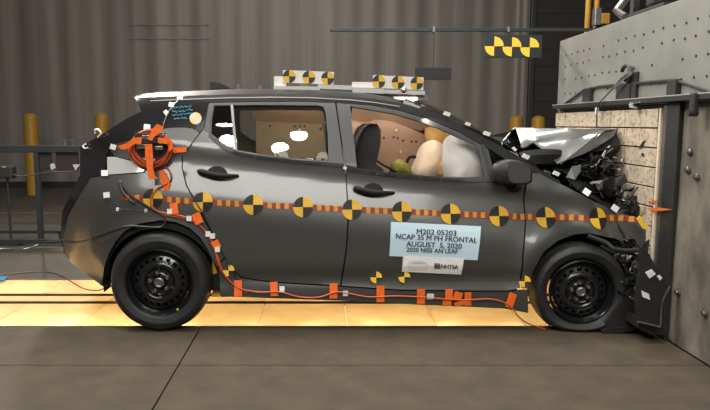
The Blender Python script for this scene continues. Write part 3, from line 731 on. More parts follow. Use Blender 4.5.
# ---------------------------------------------------------------- crushed front
hood_m = PAINT
def fold(name, verts, faces, m, parent, th=.006, sub=3, jit=.006, seed=1, label=None):
    rnd = random.Random(seed); bm = bmesh.new(); vv = [bm.verts.new(v) for v in verts]
    for f in faces: bm.faces.new([vv[i] for i in f])
    bmesh.ops.triangulate(bm, faces=bm.faces[:]) if False else None
    if sub: bmesh.ops.subdivide_edges(bm, edges=bm.edges[:], cuts=sub, use_grid_fill=True)
    for v in bm.verts: v.co += Vector((rnd.uniform(-jit, jit), rnd.uniform(-jit, jit), rnd.uniform(-jit, jit)))
    bmesh.ops.solidify(bm, geom=bm.faces[:], thickness=th)
    return from_bm(name, bm, m, parent, smooth=28, label=label)
A = P(516, 128.5, .78); B = P(586, 128.6, .62); Cc = P(617, 128.5, .52); D_ = P(557, 164, .38); E = P(522, 148, .59); Fh = P(606, 130, .47)
G = P(534, 143, .56); H = P(606, 150, .62); A2 = Vector((A.x, 1.62, A.z-.07)); B2 = Vector((B.x, 1.62, B.z-.09)); C2 = Vector((Cc.x, 1.5, Cc.z-.1)); K = P(618, 134, .6)
hp = fold('bonnet', [A, B, D_, G, E, Fh, Cc, A2, B2, C2], [(A, B), ], hood_m, car) if False else None
V_ = [A, B, Cc, Fh, D_, G, E, A2, B2, C2, P(576, 153, .41), P(562, 143, .52), P(540, 138, .63)]
#      0  1  2   3   4   5  6  7   8   9   10               11              12
F_ = [(0, 6, 12), (0, 12, 1), (6, 5, 12), (12, 5, 11), (5, 4, 11), (12, 11, 1), (11, 4, 10), (11, 10, 3), (1, 11, 3), (1, 3, 2), (0, 1, 8, 7), (1, 2, 9, 8)]
nn = (B-A).cross(V_[12]-A).normalized(); pm = P(556, 137, .62); dd = (pm-CAM).normalized()
rr_ = dd-2*dd.dot(nn)*nn
if rr_.z > .2:
    lc = pm+rr_*((6.3-pm.z)/rr_.z); area('light_bank', lc, pm, 1.5, .7, 110, (1, .98, .95))
fold('bonnet', V_, F_, hood_m, car, sub=2, jit=.004, seed=3)
fold('bonnet_fold', [P(602, 131, .49), P(617, 129, .53), P(613, 137, .46), P(590, 151, .40), P(566, 161, .34), P(560, 165, .36)], [(0, 1, 2), (0, 2, 3), (0, 3, 4), (0, 4, 5)], hood_m, car, sub=2, jit=.003, seed=4)
fold('bonnet_inner_panel', [P(617, 129, .56), P(619, 150, .52), P(590, 152, .50), P(613, 134, .50)], [(0, 1, 2, 3)], M['trim'], car, sub=3, jit=.01, seed=5)
# torn rear corner of the bonnet standing up
fold('bonnet_corner', [P(503, 141, .9), P(514, 128.6, 1.0), P(534, 128.9, 1.0), P(520, 147, .8), P(508, 143, .85)], [(0, 1, 2), (0, 2, 3), (0, 3, 4)], M['gloss_black'], car, sub=0, jit=.001, seed=6)
bm = bmesh.new(); add_tube(bm, [P(503, 141, .88), P(514, 128.4, .98), P(534, 128.6, .98)], .007, 6); add_tube(bm, [P(534, 128.6, .97), P(521, 147, .78)], .008, 6); from_bm('bonnet_edge', bm, M['alu'], car, smooth=50)
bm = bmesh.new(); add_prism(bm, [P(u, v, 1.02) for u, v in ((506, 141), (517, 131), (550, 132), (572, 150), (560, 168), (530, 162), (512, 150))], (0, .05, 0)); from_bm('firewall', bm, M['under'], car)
# wheel-shaped dark hollow under the fold (air intake / strut top)
bm = bmesh.new(); add_lathe(bm, [(0, -.06), (.13, -.06), (.16, .0), (.15, .04), (0, .05)], 24, Matrix.Translation(P(541, 158, .55)) @ Matrix.Rotation(PI/2.3, 4, 'X')); from_bm('strut_tower', bm, M['under'], car, smooth=40)
# engine bay mass + shards
def shards(name, c, size, n, seed, m, ln=(.05, .16), parent=car, stuff=False):
    rnd = random.Random(seed); bm = bmesh.new()
    for _ in range(n):
        p = Vector(c)+Vector((rnd.gauss(0, .38)*size[0], rnd.gauss(0, .38)*size[1], rnd.gauss(0, .38)*size[2]))
        R = Matrix.Rotation(rnd.uniform(0, 6.28), 3, Vector((rnd.uniform(-1, 1), rnd.uniform(-1, 1), rnd.uniform(-1, 1))).normalized())
        L = rnd.uniform(*ln); wd = L*rnd.uniform(.25, .7)
        q = [Vector((-L/2, -wd/2, 0)), Vector((L*.1, -wd/2*rnd.uniform(.6, 1.2), rnd.uniform(-.02, .02))), Vector((L/2, wd*rnd.uniform(-.3, .4), rnd.uniform(-.03, .03))), Vector((L*.1, wd/2, rnd.uniform(-.03, .03))), Vector((-L/2, wd/2*rnd.uniform(.2, 1), 0))]
        add_prism(bm, [p+R@v for v in q], R@Vector((0, 0, .006)))
    o = from_bm(name, bm, m, parent)
    if stuff: o['kind'] = 'stuff'
    return o
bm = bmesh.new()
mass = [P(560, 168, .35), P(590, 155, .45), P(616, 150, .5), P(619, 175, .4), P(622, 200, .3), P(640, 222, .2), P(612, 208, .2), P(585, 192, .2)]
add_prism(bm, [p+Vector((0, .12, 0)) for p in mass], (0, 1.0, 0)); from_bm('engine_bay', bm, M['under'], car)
shards('crumpled_metal', P(595, 168, .42), (.26, .20, .14), 60, 11, M['dryshard'], stuff=True)
shards('crumpled_metal', P(612, 190, .34), (.13, .16, .16), 40, 12, M['dryshard'], stuff=True)
shards('crumpled_metal', P(632, 208, .22), (.08, .10, .09), 26, 13, M['dryshard'], (.03, .09), stuff=True)
shards('crumpled_metal', P(612, 170, .36), (.12, .05, .20), 12, 15, M['dull'], (.012, .05), stuff=True)
shards('bumper_debris', P(626, 254, .06), (.16, .10, .10), 46, 16, M['dryshard'], (.03, .10), stuff=True)
shards('bumper_debris', P(632, 292, -.02), (.10, .10, .22), 34, 17, M['dryshard'], (.04, .12), stuff=True)
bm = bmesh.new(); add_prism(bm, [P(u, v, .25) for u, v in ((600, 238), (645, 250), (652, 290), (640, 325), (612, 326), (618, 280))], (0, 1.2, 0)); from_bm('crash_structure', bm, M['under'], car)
for pts in (((590, 183), (600, 183.5), (602, 180.5), (596, 181.5)), ((602, 156), (606, 150), (604, 158)), ((617, 169), (620.5, 168.5), (620, 171))):
    bm = bmesh.new(); add_prism(bm, [P(u, v, .27) for u, v in pts], (0, .01, 0)); from_bm('bright_fragment', bm, M['alu'], car)
# bumper cover piece hanging down between wheel and barrier
bp = [(641, 246), (648, 252), (657, 268), (670, 284.5), (671, 290), (665, 303), (663, 322), (660, 327.5), (648, 324), (637, 322), (636, 300), (640, 270)]
bm = bmesh.new(); add_prism(bm, [P(u, v, -.27) for u, v in bp], (0.0, .03, 0)); bmesh.ops.bevel(bm, geom=bm.edges[:], offset=.004, segments=1, affect='EDGES'); bpart = from_bm('front_bumper', bm, M['trim'], car)
bm = bmesh.new(); add_tube(bm, spline([P(670, 286, -.28), P(662, 303, -.28), P(660.5, 326, -.28)]), .006, 6); add_tube(bm, [P(660, 327, -.28), P(637, 321.5, -.28)], .006, 6); from_bm('bumper_edge', bm, M['dull'], bpart, smooth=60)
for q, m in ((((645.5, 272.5), (652, 269.5), (656, 274), (649.5, 278.5)), M['white']), (((657, 276.5), (660, 275), (662.5, 278), (660, 280.5)), M['white']), (((641.5, 290.5), (649, 294), (650, 300), (643, 297)), M['white'])):
    bm = bmesh.new(); add_prism(bm, [P(u, v, -.278) for u, v in q], (0, .006, 0)); from_bm('white_tape', bm, m, bpart)
bm = bmesh.new(); add_prism(bm, [P(u, v, -.22) for u, v in ((640, 318), (662, 328), (664, 335), (650, 334), (638, 328))], (0, .18, 0)); from_bm('lower_grille', bm, M['trim'], car)
bm = bmesh.new(); add_prism(bm, [P(u, v, -.06) for u, v in ((602, 331.5), (606, 329), (636, 326), (640, 329), (622, 333.2), (603, 334.8))], (0, .12, 0)); from_bm('undertray_scrap', bm, M['trim'], car)
bm = bmesh.new(); add_prism(bm, [P(u, v, -.05) for u, v in ((606, 322), (618, 306), (628, 292), (640, 280), (646, 318), (630, 329), (606, 331))], (0, .28, 0)); from_bm('arch_liner_scrap', bm, M['rubber'], car)
bm = bmesh.new(); add_tube(bm, spline([P(588, 236, .01), P(606, 243, -.01), P(614, 249, -.03), P(628, 251, -.03), P(638, 250, -.02)]), .016, 8); add_tube(bm, spline([P(600, 246, .06), P(612, 253, .03), P(624, 262, .03), P(637, 256, .05)]), .014, 8); from_bm('torn_arch_trim', bm, M['trim'], car, smooth=60)
bm = bmesh.new(); add_tube(bm, [P(605, 263.5, -.01), P(618, 263.5, -.01)], .005, 6); add_tube(bm, spline([P(633, 284, .02), P(630, 271, .0), P(634, 264, .02)]), .006, 6); from_bm('bright_fragment', bm, M['dull'], car)
bm = bmesh.new(); add_tube(bm, spline([P(634, 208, .15), P(631, 198, .12), P(634, 192, .12), P(638, 187, .14)]), .006, 6); add_lathe(bm, [(0, -.02), (.02, -.02), (.02, .02), (0, .02)], 10, Matrix.Translation(P(631.5, 198, .12))); from_bm('loose_sensor', bm, M['bcable'], car, smooth=50)

# ---------------------------------------------------------------- door mirror
mc = W(513, 172)
mb = bmesh.new()
out = [(494.8, 172), (496.5, 165), (502, 161.5), (509, 159.8), (520, 161), (530.5, 165.5), (532.5, 171), (532, 182), (527, 184.6), (516, 185), (500, 183), (495.5, 180.5)]
yb = mc.y-.03
front = [P(u, v, yb-.13) for u, v in out]; cx = sum((p for p in front), Vector())/len(front)
rings = []
for k, (sc_, dy) in enumerate(((.86, -.012), (1, 0), (1.03, .05), (.95, .10), (.6, .13))):
    rings.append([mb.verts.new(cx+(p-cx)*sc_+Vector((.0, dy, 0))) for p in front])
for a, b in zip(rings, rings[1:]):
    for i in range(len(out)): mb.faces.new((a[i], a[(i+1) % len(out)], b[(i+1) % len(out)], b[i]))
mb.faces.new(rings[0]); mb.faces.new(rings[-1][::-1])
mo = from_bm('door_mirror', mb, M['trim'], car, smooth=50)
face = [(508.5, 163), (512, 161.8), (521, 163), (529.5, 167.2), (531, 171), (530.5, 181), (527, 183), (514, 183.4), (509.5, 181), (508, 172)]
bm = bmesh.new(); add_prism(bm, [P(u, v, yb-.146) for u, v in face], (0, .012, 0)); bmesh.ops.bevel(bm, geom=bm.edges[:], offset=.003, segments=2, affect='EDGES'); from_bm('mirror_cover', bm, M['mirrorface'], mo)
bm = bmesh.new(); add_tube(bm, spline([P(512, 186, yb-.04), P(515, 188, yb), P(520, 184, mc.y+.03)]), [.03]*7+[.035]*6, 10); from_bm('mirror_arm', bm, M['trim'], mo, smooth=50)
grp_mirror(mo, car)

# ---------------------------------------------------------------- door handles
def handle(u, v, s=1.0):
    # escutcheon cup
    cup = [(u-1+11*math.cos(a)*.95*s, v+(8.0 if math.sin(a) > 0 else 6.5)*math.sin(a)*-1) for a in [2*PI*k/20 for k in range(20)]]
    o = surf_panel('door_handle', cup, M['rail'], car, off=.006, th=.006, step=.02)
    bm = bmesh.new(); pts = spline([W(u-19, v-2.5, .012), W(u-16, v-2, .03), W(u-4, v+1.0, .040), W(u+8, v+2, .038), W(u+16, v+1.8, .025), W(u+20, v+1.8, .008)], 5)
    n = len(pts); add_tube(bm, pts, [.010+.010*math.sin(PI*min(1, .2+k/n)) for k in range(n)], 10)
    for q in bm.verts: pass
    from_bm('grip', bm, M['rail'], o, smooth=60)
    return o
h1 = handle(218, 174); h2 = handle(374, 191)
# small round bolts on the quarter
bm = bmesh.new(); add_lathe(bm, [(0, -.01), (.014, -.01), (.018, .01)], 14, Matrix.Translation(W(120, 183, .01))); bk = from_bm('tow_sensor', bm, M['dull'], car, smooth=40)

# ---------------------------------------------------------------- interior
bm = bmesh.new()
def cushion(bm, pts, c0, th):  # rounded seat back outline swept across y
    cx = sum((p for p in pts), Vector())/len(pts)
    rs = []
    for s, dy in ((.80, 0), (.96, .03), (1, .07), (1, th-.07), (.96, th-.03), (.8, th)):
        rs.append([bm.verts.new(cx+(p-cx)*s+Vector((0, dy, 0))) for p in pts])
    for a, b in zip(rs, rs[1:]):
        for i in range(len(pts)): bm.faces.new((a[i], a[(i+1) % len(pts)], b[(i+1) % len(pts)], b[i]))
    bm.faces.new(rs[0]); bm.faces.new(rs[-1][::-1])
def seat(y, label=None):
    global bm
    px = [(352, 176), (356, 150), (360, 138), (365, 128), (372, 123.5), (378, 124), (381.5, 130), (381.5, 142), (379, 155), (376, 166), (384, 170), (388, 182), (380, 200), (352, 205)]
    base = [P(u, v, .42) for u, v in px]
    bm = bmesh.new(); cushion(bm, [p+Vector((0, y-.42, 0)) for p in base], None, .44)
    s = from_bm('front_seat', bm, M['seat'], car, smooth=60)
    bm = bmesh.new(); add_box(bm, (base[0].x+.30, y+.22, .62), (.55, .48, .16), bev=.05); from_bm('seat_cushion', bm, M['seat'], s, smooth=50)
seat(.40); seat(1.0)
il2 = area('cabin_fill', (.62, .36, 1.37), (.72, .42, .8), .5, .04, 1.6, (1, .90, .80))  # added strip fill inside the near roof edge, brightens the airbag
il3 = area('cabin_fill', (-.35, .62, 1.47), (-.35, 1.6, 1.1), .5, .1, 7, (1, .82, .62))  # added fill, brightens the rear lining
il = area('cabin_fill', (.35, .62, 1.47), (.35, 1.5, 1.1), .7, .12, 9, (1, .80, .62))  # added warm fill under the roof, brightens the far-side lining
bm = bmesh.new(); add_box(bm, (.35, .62, 1.49), (.74, .14, .02), bev=.004); from_bm('cabin_fill_housing', bm, M['trim'], car)  # made-up housing over the added fill light
bm = bmesh.new(); add_box(bm, (-.80, YC, .84), (.16, 1.15, .42), bev=.06); add_box(bm, (-.55, YC, .66), (.55, 1.2, .2), bev=.06); from_bm('rear_seat', bm, M['seat'], car, smooth=50)
# lining boards on the far side with their holes
YL = 1.60
def lining(name, pts, m, y=YL, th=.01):
    bm = bmesh.new(); add_prism(bm, [P(u, v, y) for u, v in pts], (0, th, 0)); return from_bm(name, bm, m, car)
l1 = lining('side_lining', [(340, 119), (360, 118), (395, 121), (410, 128), (420, 131), (436, 145), (432, 178), (345, 175)], M['tan'])
l2 = lining('side_lining', [(256, 121), (322, 124), (327, 158), (256, 158)], mat('rear_tan_lining', (.34, .28, .21), .7, noise=.1, nscale=4))
lining('headliner', [(256, 104), (326, 104), (326, 124), (256, 121)], M['brownlin'], YL-.02)
lining('headliner', [(352, 102), (380, 106), (430, 119), (434, 126), (420, 131), (395, 122), (376, 119), (368, 122), (352, 120)], M['brownlin'], YL-.1)
for u, v in ((383.9, 137.8), (393.7, 137.3), (397.7, 138.3), (403, 140.6), (411.7, 141.7), (416.2, 141.7)):
    c = P(u, v, YL-.004); bm = bmesh.new(); add_lathe(bm, [(0, -.001), (.010, -.001), (.010, .004)], 10, Matrix.Translation(c)); from_bm('lining_hole', bm, M['hole'], l1)
for u, v in ((294.6, 126.2), (300, 126.2), (304.4, 126.2), (320.6, 129), (270, 126)):
    c = P(u, v, YL-.004); bm = bmesh.new(); add_lathe(bm, [(0, -.001), (.010, -.001), (.010, .004)], 10, Matrix.Translation(c)); from_bm('lining_hole', bm, M['hole'], l2)
for (u, v, l) in ((396.4, 130, l1), (401, 151.6, l1), (318.5, 124.6, l2), (321.5, 134.6, l2)):
    c = P(u, v, YL-.006); bm = bmesh.new(); add_lathe(bm, [(.012, 0), (.014, -.006), (.020, -.006), (.022, .0)], 16, Matrix.Translation(c)); from_bm('lining_ring', bm, M['tanfoam'], l, smooth=50)
    if l is l1:
        bm = bmesh.new(); add_lathe(bm, [(0, -.002), (.012, -.002), (.012, .003)], 12, Matrix.Translation(c)); from_bm('lining_stud', bm, M['white'], l)
def pillow(name, pts, y, th, m, label=None):
    bm = bmesh.new(); ps = [P(u, v, y) for u, v in pts]; ps = spline(ps+[ps[0]], 4)[:-1]
    cx = sum(ps, Vector())/len(ps); rs = []
    for k in range(9):
        a = PI*k/8; s = max(.05, math.sin(a)**.55); rs.append([bm.verts.new(cx+(p-cx)*s+Vector((0, -math.cos(a)*th/2, 0))) for p in ps])
    for a, b in zip(rs, rs[1:]):
        for i in range(len(ps)): bm.faces.new((a[i], a[(i+1) % len(ps)], b[(i+1) % len(ps)], b[i]))
    bm.faces.new(rs[0]); bm.faces.new(rs[-1][::-1])
    return from_bm(name, bm, m, car, smooth=80, label=label)
pillow('airbag', [(444, 152), (445, 141), (453, 134), (470, 135), (484, 144), (494, 158), (496, 182), (470, 188), (448, 186), (443, 168)], .50, .45, M['bag'], 'white inflated airbag behind the front window')
pillow('airbag', [(416, 160), (422, 146), (432, 140), (442, 144), (447, 156), (446, 168), (438, 180), (418, 182), (412, 172)], .95, .5, M['bag2'], 'cream airbag behind the white one')
pillow('airbag', [(425, 128), (440, 126), (456, 132), (462, 142), (452, 152), (436, 148), (426, 140)], 1.3, .3, M['tanfoam'], 'tan airbag high on the far side')
pillow('airbag_seam', [(438, 176), (440, 164), (446, 160), (449, 168), (449, 178)], .62, .2, M['tanfoam'])
pillow('olive_pad', [(389, 174), (391, 164), (397, 159.5), (403, 160), (409, 166), (411, 176)], .62, .22, M['olive'])
bm = bmesh.new(); add_tube(bm, spline([P(376, 160, .6), P(383, 165, .6), P(391, 169, .55), P(396, 172, .5)]), .008, 6); from_bm('seat_belt', bm, M['rail'], car, smooth=60); bm = bmesh.new(); add_tube(bm, spline([P(405, 168, .7), P(409, 158, .7), P(416, 157, .7)]), .012, 6); from_bm('seat_belt', bm, M['rail'], car, smooth=60)

# ---------------------------------------------------------------- decals: round targets, checker tape, small targets
def rtarget(u, v, r):
    c = W(u, v); R = r*(c.y-CAM.y)/F
    def ring(a0, a1, m, off=.0045):
        pts = [(c.x, c.z)]+[(c.x+R*math.cos(a0+(a1-a0)*k/8), c.z+R*math.sin(a0+(a1-a0)*k/8)) for k in range(9)]
        bm = bmesh.new(); ps = [Vector((x, S(x, z)-off, z)) for x, z in pts]
        if c.x > 1.4: ps = [fwarp(p)-Vector((0, .002, 0)) for p in ps]
        ctr = bm.verts.new(ps[0]); rim_ = [bm.verts.new(p) for p in ps[1:]]
        for a, b in zip(rim_, rim_[1:]): bm.faces.new((ctr, a, b))
        bmesh.ops.solidify(bm, geom=bm.faces[:], thickness=-.0015)
        return bm, m
    base = None
    for a0, m in ((0, M['yellow']), (PI/2, M['tblack']), (PI, M['yellow']), (1.5*PI, M['tblack'])):
        bm, m = ring(a0, a0+PI/2, m)
        if base is None: base = from_bm('target_sticker', bm, m, car)
        else: from_bm('quadrant', bm, m, base)
    return base
big = [(153, 198.5), (203, 202), (253.3, 204.7), (303, 207), (352, 209.5), (401.8, 211.5), (450.5, 213.7), (499, 216), (545.5, 217.2), (597.5, 217.8)]
for u, v in big: rtarget(u, v, 10)
ends = [(121, 197)]+big+[(637, 219)]
for i, ((u0, v0), (u1, v1)) in enumerate(zip(ends, ends[1:])):
    a = u0+(10 if i else 0); b = u1-(10 if i < len(ends)-2 else 0)
    if i == 0: b = 144
    n = 7 if i not in (0,) else 5
    if i == len(ends)-2: n = 7
    prt = None
    for k in range(n):
        ua = a+(b-a)*k/n; ub = a+(b-a)*(k+1)/n
        va = v0+(v1-v0)*(ua-u0)/(u1-u0); vb = v0+(v1-v0)*(ub-u0)/(u1-u0)
        q = [W(uu, vv_, .0035) for uu, vv_ in ((ua, va-2.9), (ub, vb-2.9), (ub, vb+2.9), (ua, va+2.9))]
        if q[0].x > 1.4: q = [fwarp(p) for p in q]
        bm = bmesh.new(); vs_ = [bm.verts.new(p) for p in q]; bm.faces.new(vs_); bmesh.ops.solidify(bm, geom=bm.faces[:], thickness=.001)
        o = from_bm('red_check' if k % 2 == 0 else 'yellow_check', bm, M['tred'] if k % 2 == 0 else M['tgold'], prt or car)
        if prt is None: o.name = 'checker_tape'; ORG[o.name] = Vector(); prt = o
for u, v in ((229, 270), (376, 277), (404, 276.5), (524, 281)):
    c = W(u, v); R = 6*(c.y-CAM.y)/F; base = None
    for a0 in (0, PI):
        pts = [c]+[Vector((c.x+R*math.cos(a0+k*PI/12), S(c.x, c.z)-.02, c.z+R*math.sin(a0+k*PI/12))) for k in range(7)]
        pts[0] = Vector((c.x, S(c.x, c.z)-.02, c.z)); bm = bmesh.new(); add_prism(bm, pts, (0, .008, 0)); o = from_bm('small_target' if base is None else 'wedge', bm, M['yellow'], base or car); base = base or o
# checker board plate behind the rear wheel near the sill
for q, m in ((((212, 258), (222, 262), (222, 272), (213, 274)), M['yellow']), (((213, 288), (221, 288), (220, 297), (211, 297)), M['tgold']), (((213, 274), (222, 272), (221, 288), (213, 288)), M['tblack'])):
    bm = bmesh.new(); add_prism(bm, [P(u, v, .13) for u, v in q], (0, .006, 0)); from_bm('checker_plate', bm, m, car)
# front yellow tag bent at the nose
bm = bmesh.new(); add_prism(bm, [P(u, v, .02) for u, v in ((637, 219), (640, 215.5), (643, 218), (643.5, 222.5), (648, 224), (647.5, 228.5), (643.5, 229), (640, 224.5))], (0, .006, 0)); from_bm('torn_target', bm, M['yellow'], car)
# white tape squares
for (u, v, s, a) in ((447, 113.8, 4.6, .4), (468, 124, 3.6, .4), (487, 133.6, 4.6, .4), (514.5, 149, 3.2, .9), (526, 156.5, 4.8, .5), (556.5, 173.5, 4.4, .5)):
    pts = [(u+s*.9*math.cos(a+k)*1.0, v+s*.75*math.sin(a+k)) for k in (.6, PI-.6, PI+.6, -.6)]
    q = [W(x, y, .030) for x, y in pts]; yy = min(p.y for p in q); bm = bmesh.new(); add_prism(bm, [P(x, y, yy) for x, y in pts], (0, .006, 0)); from_bm('white_tape', bm, M['white'], car)
for (u, v, s, a) in ((586.8, 192, 4.6, .6), (615.3, 208.3, 4.6, .6), (180, 97, 3.6, .3), (171.5, 104.5, 3.6, .2), (166, 112.5, 3, .9), (147, 127, 4.2, .1), (113, 147, 4, .3), (104.5, 173, 4.4, 0), (106.5, 195, 4.2, -.1), (117.5, 209.3, 2.2, 1.5), (145.7, 210.7, 2.2, 1.5), (189, 219, 2.8, .2), (203.5, 135.5, 0, 0), (208, 110, 0, 0), (345, 168, 2.2, .5), (100, 190, 0, 0)):
    if not s: continue
    pts = [(u+s*math.cos(a+k), v+s*math.sin(a+k)) for k in (.7, PI-.7, PI+.7, -.7)]
    q = [W(x, y, .010) for x, y in pts]; bm = bmesh.new(); add_prism(bm, q, (0, .003, 0)); from_bm('white_tape', bm, M['white'], car)
# amber and grey disc, blue marker strokes
c = W(195.5, 118.3)
base = None
for k in range(4):
    pts = [(195.5, 118.3)]+[(195.5+6*math.cos(k*PI/2+j*PI/12), 118.3-6*math.sin(k*PI/2+j*PI/12)) for j in range(7)]
    bm = bmesh.new(); add_prism(bm, [W(u, v, .008) for u, v in pts], (0, .002, 0)); o = from_bm('round_disc' if base is None else 'quadrant', bm, M['disc'] if k % 2 else M['disc2'], base or car); base = base or o
rnd = random.Random(5)
bm = bmesh.new()
for row in range(4):
    for k in range(6):
        u = 171+k*3.6+row*.9; v = 108+row*3.6-k*.35
        if u > 192 or (row == 3 and k > 3): continue
        pts = [W(u+rnd.uniform(-.4, .4), v+rnd.uniform(-1.2, 0), .007), W(u+1.4, v+rnd.uniform(0, 1.6), .007), W(u+2.8, v+rnd.uniform(-1.6, .4), .007)]
        add_tube(bm, pts, .0028, 4)
from_bm('blue_handwriting', bm, M['blue'], car, label='blue marker scribbles on the black pillar')

# ---------------------------------------------------------------- paper placards
def placard(name, quad, m, label, off):
    o = surf_panel(name, quad, m, None, off=off, th=.002, step=.04, smooth=False); tag(o, label, 'sign'); return o
pl = placard('test_placard', [(391, 221.8), (481, 226.3), (477.5, 260.3), (389.4, 256)], M['card'], 'pale blue card with test number and date on the front door', .008)
wc = placard('logo_card', [(403.2, 256.2), (464, 259), (461, 274.7), (401.8, 271.6)], M['wcard'], 'small white card with two logos below the blue card', .012)
def lettering(txt, quad, parent, m, off=.0115, bold=.0, font_shear=0):
    bold = 0
    """quad: bl, br, tl corners on the card in pixels"""
    cu = bpy.data.curves.new('t', 'FONT'); cu.body = txt; cu.size = 1; cu.offset = bold; cu.resolution_u = 3
    ob_ = bpy.data.objects.new('t', cu); COL.objects.link(ob_); dg = bpy.context.evaluated_depsgraph_get()
    me = bpy.data.meshes.new_from_object(ob_.evaluated_get(dg)); COL.objects.unlink(ob_); bpy.data.objects.remove(ob_)
    x0 = min(v.co.x for v in me.vertices); x1 = max(v.co.x for v in me.vertices); y0_ = 0; y1_ = max(v.co.y for v in me.vertices)
    bl, br, tl = (Vector(q) for q in quad)
    bm = bmesh.new(); bm.from_mesh(me); nv = len(bm.verts)
    bm.from_mesh(me); bm.verts.ensure_lookup_table()
    for i_, v in enumerate(bm.verts):
        sh = (-.16 if i_ < nv else .16)
        q = bl+(br-bl)*((v.co.x-x0)/(x1-x0))+(tl-bl)*.90*(v.co.y/y1_)
        v.co = W(q.x+sh, q.y, off)
    geom = bm.faces[:]
    r = bmesh.ops.extrude_face_region(bm, geom=geom)
    for v in [e for e in r['geom'] if isinstance(e, bmesh.types.BMVert)]: v.co.y -= .0006
    return from_bm('lettering', bm, m, parent)
lettering('M202 05203', [(416.7, 234.0), (456.2, 235.8), (417, 228.2)], pl, M['ink'], bold=.004)
lettering('NCAP 35 M PH FRONTAL', [(395.8, 238.6), (477, 242.8), (396.2, 233.0)], pl, M['ink'], bold=.004)
lettering('AUGUST  5, 2020', [(406.2, 246.2), (461.5, 248.8), (406.6, 240.6)], pl, M['ink'], bold=.004)
lettering('2020 NISS AN LEAF', [(406.5, 251.6), (457.8, 253.6), (406.8, 246.9)], pl, M['ink'], bold=.003)
lettering('NHTSA', [(441.3, 268.2), (458, 269.1), (441.4, 263.8)], wc, M['ink'], off=.0155, bold=.01)
bm = bmesh.new()
for k in range(4):
    vq = 263.4+k*1.35; add_prism(bm, [W(434.2, vq, .015), W(440.4, vq+.25, .015), W(440.4, vq+1.15, .015), W(434.2, vq+.9, .015)], (0, .001, 0))
from_bm('stripe_mark', bm, M['ink'], wc)
bm = bmesh.new(); add_tube(bm, [W(417.8+10*math.cos(a), 265.4-4.6*math.sin(a)+.5*math.cos(a), .0148) for a in [PI*k/16*1.15-.15 for k in range(17)]], .0014, 4)
add_tube(bm, [W(417.8+6.5*math.cos(a), 265.6-3.1*math.sin(a), .0148) for a in [PI*k/16 for k in range(17)]], .0010, 4)
add_tube(bm, [W(408, 266.8, .0148), W(428, 267.6, .0148)], .0009, 4)
for k in range(6): add_box(bm, W(413.6+k*1.7, 263.1, .0152), (.007, .001, .007))
for k in range(9): add_box(bm, W(409+k*2.1, 269.2+k*.04, .0152), (.008, .001, .003))
from_bm('oval_mark', bm, M['gink'], wc)

# ---------------------------------------------------------------- roof target plates
def roof_target(name, quad, circs, r, y, label):
    t = thing(name, P((quad[0][0]+quad[1][0])/2, 88, y), label, 'target plate', 'checker target plates on the car roof')
    bm = bmesh.new(); add_prism(bm, [P(u, v, y) for u, v in quad], (0, .012, 0)); from_bm('plate', bm, M['plate'], t)
    for u, v in circs:
        c = P(u, v, y-.004); R = r*(y-CAM.y)/F
        for a0, m in ((0, M['amber']), (PI/2, M['tblack']), (PI, M['amber']), (1.5*PI, M['tblack'])):
            bm = bmesh.new(); add_prism(bm, [c]+[c+Vector((R*math.cos(a0+k*PI/12), 0, R*math.sin(a0+k*PI/12))) for k in range(7)], (0, .003, 0)); from_bm('target_wedge', bm, m, t)
    return t
Yr = .62
t1 = roof_target('roof_target', [(282.8, 70), (334, 72), (333.6, 84.6), (282.8, 82.4)], [(289.2, 76.3), (308.8, 77.3), (327.6, 78.2)], 6.3, Yr, 'rear checker target plate on the car roof')
def pbox(name, u0, v0, u1, v1, y, th, m, parent, slope=0):
    bm = bmesh.new(); add_prism(bm, [P(u0, v0, y), P(u1, v0+slope, y), P(u1, v1+slope, y), P(u0, v1, y)], (0, th, 0)); return from_bm(name, bm, m, parent)
pbox('mount_block', 274, 76.2, 286, 86.5, Yr+.02, .08, M['plate'], t1)
pbox('base_rail', 273.5, 86, 320, 89.5, Yr-.03, .06, M['alu'], t1, .6)
pbox('base_rail', 318, 84.5, 352, 88.8, Yr-.01, .05, M['alu'], t1, 1.0)
pbox('bracket', 300, 82, 308, 87, Yr+.005, .02, M['dull'], t1)
t2 = roof_target('roof_target', [(373, 75), (423.6, 77.4), (423.4, 90.2), (373, 87.6)], [(378.8, 81.5), (398, 82.4), (416.8, 83.2)], 6.3, Yr, 'front checker target plate on the car roof above the windscreen')
pbox('mount_block', 352.5, 81.8, 374, 87.4, Yr+.01, .08, M['plate'], t2, .4)
pbox('base_rail', 352.5, 87.5, 384, 92.5, Yr-.03, .06, M['alu'], t2, 1.2)
pbox('base_rail', 384, 89.5, 425, 93.4, Yr-.01, .05, M['alu'], t2, 1.4)
pbox('base_rail', 366, 90, 428, 96.5, Yr+.03, .10, M['dull'], t2, 4.5)
bm = bmesh.new(); bmesh.ops.create_uvsphere(bm, u_segments=16, v_segments=10, radius=.024, matrix=Matrix.Translation(P(403.8, 90.5, Yr-.05))); from_bm('ball_knob', bm, M['chrome'], t2, smooth=80)
pbox('roof_rod', 236, 89, 275, 90.2, .8, .02, M['alu'], t1)
bm = bmesh.new(); add_box(bm, P(238.5, 87.5, .8), (.02, .02, .05)); add_box(bm, P(260, 87.8, .8), (.02, .02, .03)); from_bm('small_stud', bm, M['dull'], t1)

